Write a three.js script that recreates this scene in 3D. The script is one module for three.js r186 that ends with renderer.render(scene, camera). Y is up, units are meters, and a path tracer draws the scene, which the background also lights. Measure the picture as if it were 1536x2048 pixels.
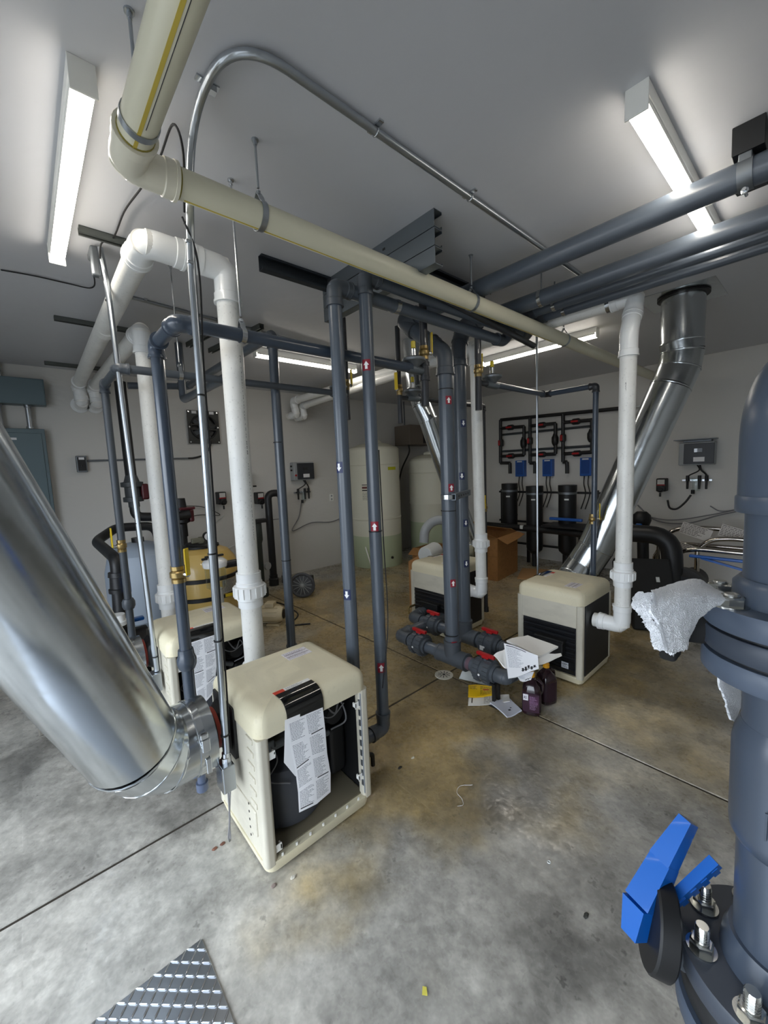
import * as THREE from 'three';
import { RoundedBoxGeometry } from 'three/addons/geometries/RoundedBoxGeometry.js';
import { mergeGeometries, toCreasedNormals } from 'three/addons/utils/BufferGeometryUtils.js';
import { RectAreaLightUniformsLib } from 'three/addons/lights/RectAreaLightUniformsLib.js';

// ---------- camera, sky, exposure ----------
const scene = new THREE.Scene();
const camera = new THREE.PerspectiveCamera(103.83, 1536 / 2048, 0.02, 60);
camera.position.set(0, 1.6, 0);
camera.rotation.set(-0.107, -0.7272, -0.0409, 'YXZ');
scene.background = new THREE.Color(0.86, 0.95, 1.06);      // bright overcast daylight outside the open door
scene.backgroundIntensity = 6.0;
RectAreaLightUniformsLib.init();
const renderer = new THREE.WebGLRenderer({ antialias: true });
renderer.toneMapping = THREE.LinearToneMapping;
renderer.toneMappingExposure = 1.0;
renderer.shadowMap.enabled = true;

// ---------- helpers ----------
const CEIL = 2.815, WZ = -5.64, WX = 6.31, DX = -1.35, BZ = 2.6;
let seed = 7;
const rnd = () => { seed = (seed * 1664525 + 1013904223) >>> 0; return seed / 4294967296; };
const V = (a) => a.isVector3 ? a : new THREE.Vector3(...a);
const names = {};
const numbered = (n) => { names[n] = (names[n] ?? -1) + 1; return names[n] ? n + '_' + String(names[n]).padStart(3, '0') : n; };
function thing(name, label, category, pos = [0, 0, 0], group, turn = 0) {
  const o = new THREE.Group(); o.name = numbered(name); o.position.set(...pos); o.rotation.y = turn;
  o.userData = { label, category }; if (group) o.userData.group = group;
  scene.add(o); return o;
}
function part(name, geo, m, parent, label) {
  const o = new THREE.Mesh(Array.isArray(geo) ? merge(geo) : geo, m); o.name = name; o.castShadow = o.receiveShadow = true;
  if (label) o.userData.label = label;
  parent.add(o); return o;
}
function single(name, label, category, geo, m, group) {
  const o = part(numbered(name), geo, m, scene); o.userData = { label, category }; if (group) o.userData.group = group; return o;
}
function struct(name, geo, m, parent = scene) {
  const o = part(name, geo, m, parent); if (parent === scene) o.userData = { kind: 'structure' }; return o;
}
function merge(list) { return mergeGeometries(list.map((g) => { const h = g.index ? g.toNonIndexed() : g; for (const k of Object.keys(h.attributes)) if (!['position', 'normal', 'uv'].includes(k)) h.deleteAttribute(k); return h; })); }
function box(w, h, d, x = 0, y = 0, z = 0, r = 0) {
  const m = Math.min(w, h, d) * 0.49;
  return (r ? new RoundedBoxGeometry(w, h, d, 2, Math.min(r, m)) : new THREE.BoxGeometry(w, h, d)).translate(x, y, z);
}
// a tube through points with one radius for each point
function sweep(pts, rads, seg = 16, cap = true) {
  pts = pts.map(V); const n = pts.length, R = (i) => Array.isArray(rads) ? rads[i] : rads;
  const pos = [], uv = [], idx = [], T = [];
  for (let i = 0; i < n; i++) {
    const t = new THREE.Vector3();
    if (i > 0) t.add(pts[i].clone().sub(pts[i - 1]).normalize());
    if (i < n - 1) t.add(pts[i + 1].clone().sub(pts[i]).normalize());
    if (t.lengthSq() < 1e-10) t.copy(T[i - 1] ?? new THREE.Vector3(0, 1, 0));
    T.push(t.normalize());
  }
  let N = Math.abs(T[0].y) < 0.9 ? new THREE.Vector3(0, 1, 0) : new THREE.Vector3(1, 0, 0), len = 0;
  for (let i = 0; i < n; i++) {
    N = N.clone().sub(T[i].clone().multiplyScalar(N.dot(T[i]))).normalize();
    const B = T[i].clone().cross(N); if (i) len += pts[i].distanceTo(pts[i - 1]);
    for (let k = 0; k <= seg; k++) {
      const a = k / seg * Math.PI * 2, c = Math.cos(a) * R(i), s = Math.sin(a) * R(i);
      pos.push(pts[i].x + N.x * c + B.x * s, pts[i].y + N.y * c + B.y * s, pts[i].z + N.z * c + B.z * s); uv.push(len, k / seg);
    }
  }
  const w = seg + 1;
  for (let i = 0; i < n - 1; i++) for (let k = 0; k < seg; k++) { const a = i * w + k; idx.push(a, a + 1, a + w, a + 1, a + w + 1, a + w); }
  if (cap) for (const e of [0, n - 1]) {
    const c = pos.length / 3; pos.push(pts[e].x, pts[e].y, pts[e].z); uv.push(0, 0);
    for (let k = 0; k < seg; k++) e ? idx.push(c, e * w + k, e * w + k + 1) : idx.push(c, k + 1, k);
  }
  const g = new THREE.BufferGeometry(); g.setAttribute('position', new THREE.Float32BufferAttribute(pos, 3)); g.setAttribute('uv', new THREE.Float32BufferAttribute(uv, 2)); g.setIndex(idx);
  return toCreasedNormals(g, 0.75);
}
function fillet(pts, bend, n = 7) {
  pts = pts.map(V); const out = [pts[0]];
  for (let i = 1; i < pts.length - 1; i++) {
    const a = pts[i - 1].clone().sub(pts[i]), b = pts[i + 1].clone().sub(pts[i]);
    const l = Math.min(bend, a.length() * 0.48, b.length() * 0.48); a.setLength(l).add(pts[i]); b.setLength(l).add(pts[i]);
    for (let k = 0; k <= n; k++) { const t = k / n, u = 1 - t; out.push(new THREE.Vector3().addScaledVector(a, u * u).addScaledVector(pts[i], 2 * u * t).addScaledVector(b, t * t)); }
  }
  out.push(pts[pts.length - 1]); return out;
}
const tube = (pts, r, bend = 0, seg = 14) => sweep(bend ? fillet(pts, bend) : pts, r, seg);
function spline(pts, r, n = 40, seg = 7) { return sweep(new THREE.CatmullRomCurve3(pts.map(V), false, 'centripetal').getPoints(n), r, seg); }
const along = (a, b, d) => V(a).clone().add(V(b).clone().sub(V(a)).setLength(d));
const mid = (a, b, t = 0.5) => V(a).clone().lerp(V(b), t);
// pieces turned about an axis from a to b: profile of [distance along, radius]
function turned(a, b, prof, seg = 24) { const A = V(a), d = V(b).clone().sub(A).normalize(); return sweep(prof.map(([t]) => A.clone().addScaledVector(d, t)), prof.map(([, r]) => r), seg); }
// upright stack of rounded rectangles: [y, halfwidth, halfdepth, cornerRadius]
function loft(rings, nc = 6) {
  const pos = [], idx = [], uv = [], w = 4 * (nc + 1);
  for (const [y, hw, hd, r] of rings) for (let q = 0; q < 4; q++) for (let k = 0; k <= nc; k++) {
    const a = (q + k / nc) * Math.PI / 2, sx = [1, -1, -1, 1][q], sz = [1, 1, -1, -1][q];
    const px = sx * (hw - r) + Math.cos(a) * r, pz = sz * (hd - r) + Math.sin(a) * r;
    pos.push(px, y, pz); uv.push(px + pz, y);
  }
  for (let i = 0; i < rings.length - 1; i++) for (let k = 0; k < w; k++) { const a = i * w + k, b = i * w + (k + 1) % w; idx.push(a, a + w, b, b, a + w, b + w); }
  for (const e of [0, rings.length - 1]) { const c = pos.length / 3; pos.push(0, rings[e][0], 0); uv.push(0, 0); for (let k = 0; k < w; k++) e ? idx.push(c, e * w + (k + 1) % w, e * w + k) : idx.push(c, k, (k + 1) % w); }
  const g = new THREE.BufferGeometry(); g.setAttribute('position', new THREE.Float32BufferAttribute(pos, 3)); g.setAttribute('uv', new THREE.Float32BufferAttribute(uv, 2)); g.setIndex(idx);
  return toCreasedNormals(g, 0.6);
}
function lathe(prof, seg = 32) { return toCreasedNormals(new THREE.LatheGeometry(prof.map(([r, y]) => new THREE.Vector2(r, y)), seg), 0.5); }
// a thin bent sheet through a grid of points
function sheet(rows, th = 0.0008) {
  const m = rows.length, n = rows[0].length, P = rows.map((r) => r.map(V)), pos = [], uv = [], idx = [];
  for (const s of [0, 1]) for (let i = 0; i < m; i++) for (let j = 0; j < n; j++) {
    const p = P[i][j], du = P[i][Math.min(n - 1, j + 1)].clone().sub(P[i][Math.max(0, j - 1)]), dv = P[Math.min(m - 1, i + 1)][j].clone().sub(P[Math.max(0, i - 1)][j]);
    const nn = du.cross(dv).normalize().multiplyScalar(s ? -th : 0);
    pos.push(p.x + nn.x, p.y + nn.y, p.z + nn.z); uv.push(j / (n - 1), 1 - i / (m - 1));
  }
  const N = m * n;
  for (let i = 0; i < m - 1; i++) for (let j = 0; j < n - 1; j++) { const a = i * n + j; idx.push(a, a + 1, a + n, a + 1, a + n + 1, a + n, N + a, N + a + n, N + a + 1, N + a + 1, N + a + n, N + a + n + 1); }
  const rim = []; for (let j = 0; j < n - 1; j++) rim.push([j, j + 1], [(m - 1) * n + j + 1, (m - 1) * n + j]); for (let i = 0; i < m - 1; i++) rim.push([(i + 1) * n, i * n], [i * n + n - 1, (i + 1) * n + n - 1]);
  for (const [a, b] of rim) idx.push(a, N + a, b, b, N + a, N + b);
  const g = new THREE.BufferGeometry(); g.setAttribute('position', new THREE.Float32BufferAttribute(pos, 3)); g.setAttribute('uv', new THREE.Float32BufferAttribute(uv, 2)); g.setIndex(idx);
  return toCreasedNormals(g, 0.9);
}
// ---------- textures ----------
const NS = 64, grid = Array.from({ length: NS * NS }, rnd);
function noise(x, y) {
  const xi = Math.floor(x), yi = Math.floor(y), fx = x - xi, fy = y - yi, u = fx * fx * (3 - 2 * fx), v = fy * fy * (3 - 2 * fy);
  const g = (a, b) => grid[((b % NS + NS) % NS) * NS + (a % NS + NS) % NS];
  return (g(xi, yi) * (1 - u) + g(xi + 1, yi) * u) * (1 - v) + (g(xi, yi + 1) * (1 - u) + g(xi + 1, yi + 1) * u) * v;
}
const fbm = (x, y, o = 4) => { let s = 0, a = 0.5, f = 1, t = 0; for (let i = 0; i < o; i++) { s += a * noise(x * f + i * 17.3, y * f + i * 9.1); t += a; a *= 0.5; f *= 2.03; } return s / t; };
function dataTex(w, h, fn, srgb) {
  const d = new Uint8Array(w * h * 4);
  for (let y = 0; y < h; y++) for (let x = 0; x < w; x++) { const c = fn(x, y), i = (y * w + x) * 4; d[i] = c[0]; d[i + 1] = c[1]; d[i + 2] = c[2]; d[i + 3] = 255; }
  const t = new THREE.DataTexture(d, w, h); t.magFilter = THREE.LinearFilter; t.minFilter = THREE.LinearMipmapLinearFilter; t.generateMipmaps = true; t.wrapS = t.wrapT = THREE.RepeatWrapping;
  if (srgb) t.colorSpace = THREE.SRGBColorSpace; t.needsUpdate = true; return t;
}
function canvasTex(w, h, draw) {
  const c = document.createElement('canvas'); c.width = w; c.height = h; draw(c.getContext('2d'), w, h);
  const t = new THREE.CanvasTexture(c); t.colorSpace = THREE.SRGBColorSpace; return t;
}
const gray = (v) => { v = Math.max(0, Math.min(255, v)); return [v, v, v]; };
const peel = dataTex(256, 256, (x, y) => gray(255 * (0.5 * fbm(x / 4, y / 4, 2) + 0.5 * fbm(x / 8, y / 8, 3)))); peel.repeat.set(2.5, 2.5);
const speck = dataTex(256, 256, (x, y) => { const n = fbm(x / 5, y / 5, 3), m = fbm(x / 40 + 9, y / 40, 3); const k = (n > 0.74 ? 0.93 : 1) * (0.96 + 0.06 * m); return [236 * k, 236 * k, 232 * k]; }, true); speck.repeat.set(2, 1);
const spangle = dataTex(256, 256, (x, y) => gray(95 + 90 * fbm(x / 10, y / 10, 2) + 40 * fbm(x / 60, y / 60, 2))); spangle.repeat.set(2, 2);
const grime = (r, g, b, amt = 0.12, s = 30) => dataTex(256, 256, (x, y) => { const k = 1 - amt * Math.max(0, fbm(x / s, y / s, 4) - 0.45) * 3.2 - amt * 0.5 * (fbm(x / 3, y / 3, 2) > 0.78 ? 1 : 0); return [r * k, g * k, b * k * (0.99)]; }, true);
// printed text block: grey lines of unreadable type
function textLines(c, x, y, w, h, lines, col = '#666', solid = 0.8) {
  c.fillStyle = col; const lh = h / lines;
  for (let i = 0; i < lines; i++) { let px = x; const end = x + w * (0.55 + 0.45 * rnd()); while (px < end) { const ww = Math.min(end - px, 3 + rnd() * 14); c.fillRect(px, y + i * lh, ww, lh * 0.45 * solid + 0.6); px += ww + 3; } }
}
const std = (o) => new THREE.MeshPhysicalMaterial(o);
const M = {
  grayPvc: std({ color: '#505862', roughness: 0.32, clearcoat: 0.25, clearcoatRoughness: 0.25 }),
  grayFit: std({ color: '#494f56', roughness: 0.42 }),
  navyPipe: std({ color: '#3c4654', roughness: 0.28, clearcoat: 0.4, clearcoatRoughness: 0.2 }),
  darkPipe: std({ color: '#2b2d31', roughness: 0.4, clearcoat: 0.2 }),
  blackPvc: std({ color: '#1d1e20', roughness: 0.45 }),
  whitePvc: std({ color: '#ffffff', map: speck, roughness: 0.35 }),
  whiteFit: std({ color: '#eceeee', roughness: 0.3, clearcoat: 0.3 }),
  cream: std({ color: '#dcd8c0', roughness: 0.38 }),
  creamFit: std({ color: '#e2ddca', roughness: 0.36 }),
  yellowStripe: std({ color: '#c9b24a', roughness: 0.45 }),
  emt: std({ color: '#b4bac0', metalness: 1, roughness: 0.33 }),
  galv: std({ color: '#c2c7ca', metalness: 1, roughness: 0.32, roughnessMap: spangle, bumpMap: spangle, bumpScale: 0.0003 }),
  foil: std({ color: '#d5d9dc', metalness: 1, roughness: 0.16 }),
  zinc: std({ color: '#c9cdd1', metalness: 1, roughness: 0.24 }),
  steelDark: std({ color: '#7d8287', metalness: 0.85, roughness: 0.5 }),
  strut: std({ color: '#5e625f', metalness: 0.5, roughness: 0.55 }),
  stud: std({ color: '#7f878e', metalness: 0.9, roughness: 0.42 }),
  brass: std({ color: '#a08a5c', metalness: 0.9, roughness: 0.38 }),
  yellowHandle: std({ color: '#d9b90f', roughness: 0.35 }),
  redHandle: std({ color: '#a81419', roughness: 0.38 }),
  blueHandle: std({ color: '#0558ad', roughness: 0.35, clearcoat: 0.3 }),
  bluePart: std({ color: '#1d55a5', roughness: 0.4 }),
  black: std({ color: '#131416', roughness: 0.5 }),
  blackGloss: std({ color: '#08090a', roughness: 0.1, clearcoat: 1 }),
  rubber: std({ color: '#1a1b1c', roughness: 0.7 }),
  beige: std({ color: '#ffffff', map: grime(218, 210, 184, 0.05, 60), roughness: 0.5 }),
  beigePanel: std({ color: '#ffffff', map: grime(200, 195, 181, 0.04, 60), roughness: 0.5 }),
  blackPanel: std({ color: '#15171c', roughness: 0.45 }),
  drum: std({ color: '#3b3e45', roughness: 0.55 }),
  flueRed: std({ color: '#8a2f20', roughness: 0.6 }),
  lensBody: std({ color: '#f1f1ec', roughness: 0.5 }),
  paper: std({ color: '#e9e9ea', roughness: 0.75 }),
  panelGray: std({ color: '#5d6f76', roughness: 0.42, metalness: 0.1 }),
  boxGray: std({ color: '#8f9499', roughness: 0.45 }),
  plasticGray: std({ color: '#9da1a3', roughness: 0.5 }),
  tank: std({ color: '#dcdac8', roughness: 0.5, sheen: 0.2 }),
  tankWet: std({ color: '#b9c4a4', roughness: 0.5 }),
  filterYellow: std({ color: '#d3b266', roughness: 0.36, clearcoat: 0.4 }),
  paleTank: std({ color: '#b4c2d3', roughness: 0.5 }),
  clear: std({ color: '#f2f6f6', roughness: 0.05, transmission: 1, thickness: 0, ior: 1.45 }),
  plasticBag: std({ color: '#f4f8f8', roughness: 0.22, transmission: 0.75, thickness: 0 }),
  cardboard: std({ color: '#ffffff', map: grime(164, 118, 70, 0.08, 12), roughness: 0.8 }),
  cardIn: std({ color: '#b88f60', roughness: 0.85 }),
  chrome: std({ color: '#cfc8bf', metalness: 1, roughness: 0.12 }),
  wire: std({ color: '#1c1c1e', roughness: 0.6 }),
  wireGray: std({ color: '#77777a', roughness: 0.6 }),
  hose: std({ color: '#cfd2d0', roughness: 0.4 }),
  motor: std({ color: '#cdbf9f', roughness: 0.45 }),
  plate: std({ color: '#b8bcc2', metalness: 1, roughness: 0.3 }),
  boltZinc: std({ color: '#d2d3cf', metalness: 1, roughness: 0.22 }),
  maroon: std({ color: '#4f1a20', roughness: 0.4 }),
};
// ---------- pipe builders ----------
function elbowGeo(p0, p, p1, r, k = 1.22, sock = 1.5, bend = 1.5) {
  const L = r * (sock + bend), a = along(p, p0, Math.min(L, V(p).distanceTo(V(p0)))), b = along(p, p1, Math.min(L, V(p).distanceTo(V(p1))));
  const cut = (q, o) => along(q, o, r * sock * 0.62), a1 = cut(a, p), b1 = cut(b, p), a2 = along(a1, p, 0.003), b2 = along(b1, p, 0.003);
  const core = fillet([a2, p, b2], r * bend * 1.15), R = r * k;
  return sweep([a, along(a, p, r * 0.22), along(a, p, r * 0.24), a1, ...core, b1, along(b, p, r * 0.24), along(b, p, r * 0.22), b], [R * 1.05, R * 1.05, R, R, ...core.map(() => R * 0.93), R, R, R * 1.05, R * 1.05], 24);
}
function run(root, pts, r, m, o = {}) {
  const f = o.fit ?? m;
  for (let i = 0; i < pts.length - 1; i++) part('pipe', sweep([pts[i], pts[i + 1]], r, o.seg ?? 20), m, root);
  for (let i = 1; i < pts.length - 1; i++) part('elbow', elbowGeo(pts[i - 1], pts[i], pts[i + 1], r, o.k, o.sock, o.bend), f, root);
  return root;
}
// a collar round a pipe, centred at p, along d
function collar(root, name, p, d, r, len, m, prof) {
  const a = V(p).clone().addScaledVector(V(d).clone().normalize(), -len / 2), b = V(p).clone().addScaledVector(V(d).clone().normalize(), len / 2);
  return part(name, turned(a, b, prof ? prof.map(([t, k]) => [t * len, r * k]) : [[0, r], [len, r]], 24), m, root);
}
const tieBand = (root, p, r, d = [0, 1, 0]) => collar(root, 'cable_tie', p, d, r + 0.002, 0.006, M.black);
const arrowTex = (bg) => canvasTex(64, 80, (c, w, h) => { c.fillStyle = bg; c.fillRect(0, 0, w, h); c.fillStyle = '#f4f4f4'; c.beginPath(); c.moveTo(32, 12); c.lineTo(54, 40); c.lineTo(42, 40); c.lineTo(42, 68); c.lineTo(22, 68); c.lineTo(22, 40); c.lineTo(10, 40); c.fill(); });
const arrowUp = std({ map: arrowTex('#8d1f30'), roughness: 0.4 }), arrowDown = std({ map: arrowTex('#1d2a55'), roughness: 0.4 }); 
arrowDown.map.center.set(0.5, 0.5); arrowDown.map.rotation = Math.PI;
// curved flow sticker on an upright pipe; toward = direction (radians about y) it faces
function flowSticker(root, p, r, up, toward, h = 0.055, w = 0.042) {
  const th = w / r, g = new THREE.CylinderGeometry(r + 0.0012, r + 0.0012, h, 10, 1, true, toward - th / 2, th); g.translate(...V(p).toArray());
  return part('flow_arrow_sticker', g, up ? arrowUp : arrowDown, root, up ? 'white arrow pointing up on dark red sticker' : 'white arrow pointing down on navy sticker');
}
const faceCam = (p) => Math.atan2(-p[0], -p[2]);

// ---------- room shell ----------
const sm = (a, b, x) => { const t = Math.max(0, Math.min(1, (x - a) / (b - a))); return t * t * (3 - 2 * t); };
const FX0 = -1.6, FZ0 = -5.8, FS = 8.6;
const floorTex = dataTex(2048, 2048, (px, py) => {
  const x = FX0 + px / 2048 * FS, z = FZ0 + py / 2048 * FS;
  const c = fbm(x * 1.3, z * 1.3, 4), m = fbm(x * 6 + 3, z * 6, 4), f = fbm(x * 40, z * 40, 3), g = noise(x * 190, z * 190);
  // rusty water stains spread round the drain and the heaters, with ragged edges
  const d = Math.hypot((x - 2.4) / 1.75, (z + 2.2) / 1.4) + (fbm(x * 1.7 + 5, z * 1.7, 5) - 0.5) * 1.3;
  const e = Math.hypot((x - 3.6) / 2.4, (z + 3.0) / 2.4) + (fbm(x * 1.5 + 11, z * 1.5 + 4, 4) - 0.5) * 1.2;
  const st = Math.max(sm(1.12, 0.72, d), 0.75 * sm(1.2, 0.7, e)) * (0.65 + 0.5 * m);
  const tan = 0.3 * sm(0.5, 1.7, x) * sm(0.45, 0.6, fbm(x * 0.9 + 31, z * 0.9 + 3, 4));
  let k = 0.80 + 0.30 * (c - 0.5) + 0.34 * (m - 0.5) + 0.22 * (f - 0.5) + 0.08 * (g - 0.5);
  const chalk = sm(0.60, 0.74, fbm(x * 2.3 + 20, z * 3.1 + 7, 5)); k += 0.13 * chalk * (z > -1.6 ? 1 : 0.3);
  const oil = sm(0.60, 0.72, fbm(x * 1.9 + 41, z * 1.9 + 13, 5)); k -= 0.13 * oil;
  if (f > 0.77 && m < 0.42) k -= 0.18;
  const s = Math.min(1, st + tan);
  return [Math.min(255, k * (202 + (186 - 202) * s)), Math.min(255, k * (199 + (164 - 199) * s)), Math.min(255, k * (191 + (118 - 191) * s))];
}, true);
floorTex.wrapS = floorTex.wrapT = THREE.ClampToEdgeWrapping; floorTex.anisotropy = 8;
const floorBump = dataTex(512, 512, (x, y) => gray(255 * (0.6 * fbm(x / 6, y / 6, 3) + 0.4 * fbm(x / 50, y / 50, 3)))); floorBump.repeat.set(6, 6);
const floorMat = std({ map: floorTex, roughness: 0.62, roughnessMap: floorBump, bumpMap: floorBump, bumpScale: 0.0012 });
const JX = 2.285, JZ = -1.925, gap = 0.0065;
const floor = new THREE.Group(); floor.name = 'floor'; floor.userData = { kind: 'structure' }; scene.add(floor);
for (const [x0, x1] of [[DX, JX - gap], [JX + gap, WX]]) for (const [z0, z1] of [[WZ, JZ - gap], [JZ + gap, BZ]]) {
  const hw = (x1 - x0) / 2, hd = (z1 - z0) / 2, g = loft([[-0.08, hw, hd, 0.002], [-0.006, hw, hd, 0.002], [0, hw - 0.003, hd - 0.003, 0.002]], 1).translate((x0 + x1) / 2, 0, (z0 + z1) / 2);
  const p = g.attributes.position, u = g.attributes.uv; for (let i = 0; i < p.count; i++) u.setXY(i, (p.getX(i) - FX0) / FS, (p.getZ(i) - FZ0) / FS);
  part('concrete_slab', g, floorMat, floor);
}
part('joint_filler', box(WX - DX, 0.072, BZ - WZ, (WX + DX) / 2, -0.0405, (BZ + WZ) / 2), std({ color: '#2e2820', roughness: 0.9 }), floor);
const wallMat = std({ color: '#cfcdc8', roughness: 0.75, bumpMap: peel, bumpScale: 0.002 }), ceilMat = std({ color: '#cbccd0', roughness: 0.5, bumpMap: peel, bumpScale: 0.003 });
const T = 0.15;
struct('ceiling', box(WX - DX + 2 * T, T, BZ - WZ + 2 * T, (WX + DX) / 2, CEIL + T / 2, (BZ + WZ) / 2), ceilMat);
struct('wall_left', box(WX - DX + 2 * T, CEIL + 0.1, T, (WX + DX) / 2, CEIL / 2 - 0.05, WZ - T / 2), wallMat);
struct('wall_right', box(T, CEIL + 0.1, BZ - WZ, WX + T / 2, CEIL / 2 - 0.05, (BZ + WZ) / 2), wallMat);
struct('wall_back', box(WX - DX + 2 * T, CEIL + 0.1, T, (WX + DX) / 2, CEIL / 2 - 0.05, BZ + T / 2), wallMat);
const DZ0 = -2.9, DZ1 = 1.0, DH = 2.3;       // the open overhead door beside the camera
struct('wall_door_side', [box(T, CEIL + 0.1, DZ0 - WZ, DX - T / 2, CEIL / 2 - 0.05, (DZ0 + WZ) / 2), box(T, CEIL + 0.1, BZ - DZ1, DX - T / 2, CEIL / 2 - 0.05, (BZ + DZ1) / 2), box(T, CEIL - DH, DZ1 - DZ0, DX - T / 2, (CEIL + DH) / 2, (DZ0 + DZ1) / 2)], wallMat);
struct('ground', box(14, 0.1, 24, DX - 7.0, -0.06, -1), std({ color: '#918f8b', roughness: 0.9 }));

// ---------- strip lights ----------
const LW = new THREE.Color(1.0, 0.93, 0.82);
const lensMat = std({ color: '#ffffff', roughness: 0.4, emissive: LW, emissiveIntensity: 18 });
function stripLight(c, len, alongX, label) {
  const t = thing('strip_light', label, 'light', [c[0], CEIL, c[2]], 'ceiling strip lights', alongX ? 0 : Math.PI / 2);
  part('housing', [box(len, 0.05, 0.068, 0, -0.025, 0, 0.004), box(len - 0.02, 0.02, 0.060, 0, -0.056, 0, 0.004)], M.lensBody, t);
  for (const s of [-1, 1]) part('end_cap', box(0.006, 0.094, 0.070, s * (len / 2 + 0.002), -0.047, 0, 0.002), M.lensBody, t);
  const sh = new THREE.Shape(); sh.moveTo(-0.029, 0); sh.lineTo(-0.027, -0.016); sh.quadraticCurveTo(-0.024, -0.022, -0.016, -0.022); sh.lineTo(0.016, -0.022); sh.quadraticCurveTo(0.024, -0.022, 0.027, -0.016); sh.lineTo(0.029, 0);
  part('lens', new THREE.ExtrudeGeometry(sh, { depth: len - 0.01, bevelEnabled: false, curveSegments: 4 }).rotateY(Math.PI / 2).translate(-len / 2 + 0.005, -0.066, 0), lensMat, t, 'glowing white lens');
  const l = new THREE.RectAreaLight(LW, 16, len - 0.05, 0.05); l.name = 'lamp_glow'; l.rotation.x = -Math.PI / 2; l.position.set(0, -0.0895, 0); t.add(l);
}
stripLight([0.248, 0, -2.13], 1.22, false, 'bright strip light left of the cream pipe elbow');
stripLight([2.235, 0, -0.495], 1.22, true, 'bright strip light crossed by the overhead gray pipes');
stripLight([2.40, 0, -3.79], 1.22, true, 'strip light seen behind the white and gray uprights, by the left wall');
stripLight([4.07, 0, -2.13], 1.22, false, 'strip light behind the far end of the cream pipe');

// ---------- overhead cream pipe with yellow stripe ----------
{
  const r = 0.046, z = -1.475, y = 2.553, x = 0.33;
  const t = thing('cream_pipe', 'long cream plastic pipe with a yellow stripe, hung below the ceiling', 'pipe');
  run(t, [[x, y, 2.55], [x, y, z], [6.30, y, z]], r, M.cream, { fit: M.creamFit, seg: 28, k: 1.2, sock: 1.4, bend: 1.6 });
  part('stripe', box(0.009, 0.0016, 3.8, x - 0.008, y - r + 0.0002, 0.52), M.yellowStripe, t, 'yellow printed stripe');
  part('stripe', box(2.6, 0.0016, 0.008, x + 1.46, y - r + 0.0006, z - 0.004), M.yellowStripe, t, 'yellow printed stripe');
  part('print', sweep([[x + 0.003, y - r - 0.0004, -0.2], [x + 0.003, y - r - 0.0004, -1.25]], 0.0009, 4), M.wire, t, 'thin line of dark print');
  collar(t, 'glue_ring', [x, y, z + 0.14], [0, 0, 1], r + 0.002, 0.006, std({ color: '#8f8434', roughness: 0.4 }));
  collar(t, 'glue_ring', [x + 0.142, y, z], [1, 0, 0], r + 0.002, 0.006, std({ color: '#8f8434', roughness: 0.4 }));
}
// a threaded rod from the ceiling with a loop round a pipe
function hanger(x, z, y, r, alongX, label, m = M.emt) {
  const t = thing('pipe_hanger', label, 'hanger', [x, CEIL, z], 'pipe hangers');
  const d = CEIL - y;
  part('ceiling_flange', turned([0, 0, 0], [0, -1, 0], [[0, 0.013], [0.005, 0.013], [0.007, 0.007], [0.02, 0.007]], 14), m, t);
  part('rod', sweep([[0, 0, 0], [0, -d + r + 0.05, 0]], 0.0048, 8), m, t);
  const ring = []; for (let i = 0; i <= 24; i++) { const a = Math.PI / 2 + i / 24 * Math.PI * 2, k = r + 0.0035 + (i === 0 || i === 24 ? 0.03 : (i === 1 || i === 23 ? 0.012 : 0)); ring.push([Math.cos(a) * k, Math.sin(a) * k]); }
  const w = 0.011, rows = [-w, w].map((s) => ring.map(([a, b]) => alongX ? [s, -d + b, a] : [a, -d + b, s]));
  part('loop', sheet(rows, 0.002), m, t); part('nut', turned([0, -d + r + 0.028, 0], [0, 1, 0], [[0, 0.009], [0.012, 0.009]], 6), m, t);
}
hanger(0.33, -1.29, 2.553, 0.046, false, 'rod and loop hanger holding the cream pipe beside its elbow');
hanger(0.756, -1.475, 2.553, 0.046, true, 'dark rod and loop hanger on the cream pipe, left of the steel studs');
hanger(2.07, -1.475, 2.553, 0.046, true, 'rod and loop hanger on the middle of the cream pipe');
hanger(3.28, -1.475, 2.553, 0.046, true, 'rod and loop hanger at the cream pipe in front of a strip light');
hanger(0.765, -1.73, 2.195, 0.028, true, 'long thin rod hanger on the upper dark gas pipe behind the white upright', M.zinc);
hanger(0.755, -2.61, 2.2, 0.023, true, 'long thin rod hanger on the lower dark gas pipe', M.zinc);

// ---------- white vent pipes ----------
function printStrip(root, p0, p1, r, toward) {
  const A = V(p0), B = V(p1), d = B.clone().sub(A).length();
  const tex = canvasTex(32, 1024, (c, w, h) => { c.fillStyle = '#e6e6e2'; c.fillRect(0, 0, w, h); c.save(); c.translate(w / 2, 10); c.rotate(Math.PI / 2); c.fillStyle = '#2c2e33'; c.font = 'bold 22px sans-serif'; c.textBaseline = 'middle'; c.fillText('PVC', 0, 0); c.fillText('SCH 40', 430, 0); for (let x = 60; x < 960; x += 9 + rnd() * 14) if (x < 420 || x > 540) c.fillRect(x, -3, 3 + rnd() * 7, 5); c.restore(); });
  const g = new THREE.CylinderGeometry(r + 0.0007, r + 0.0007, d, 4, 1, true, toward - 0.11, 0.22); g.translate(...mid(A, B).toArray());
  part('print', g, std({ map: tex, roughness: 0.4 }), root, 'column of small dark print');
}
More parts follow.
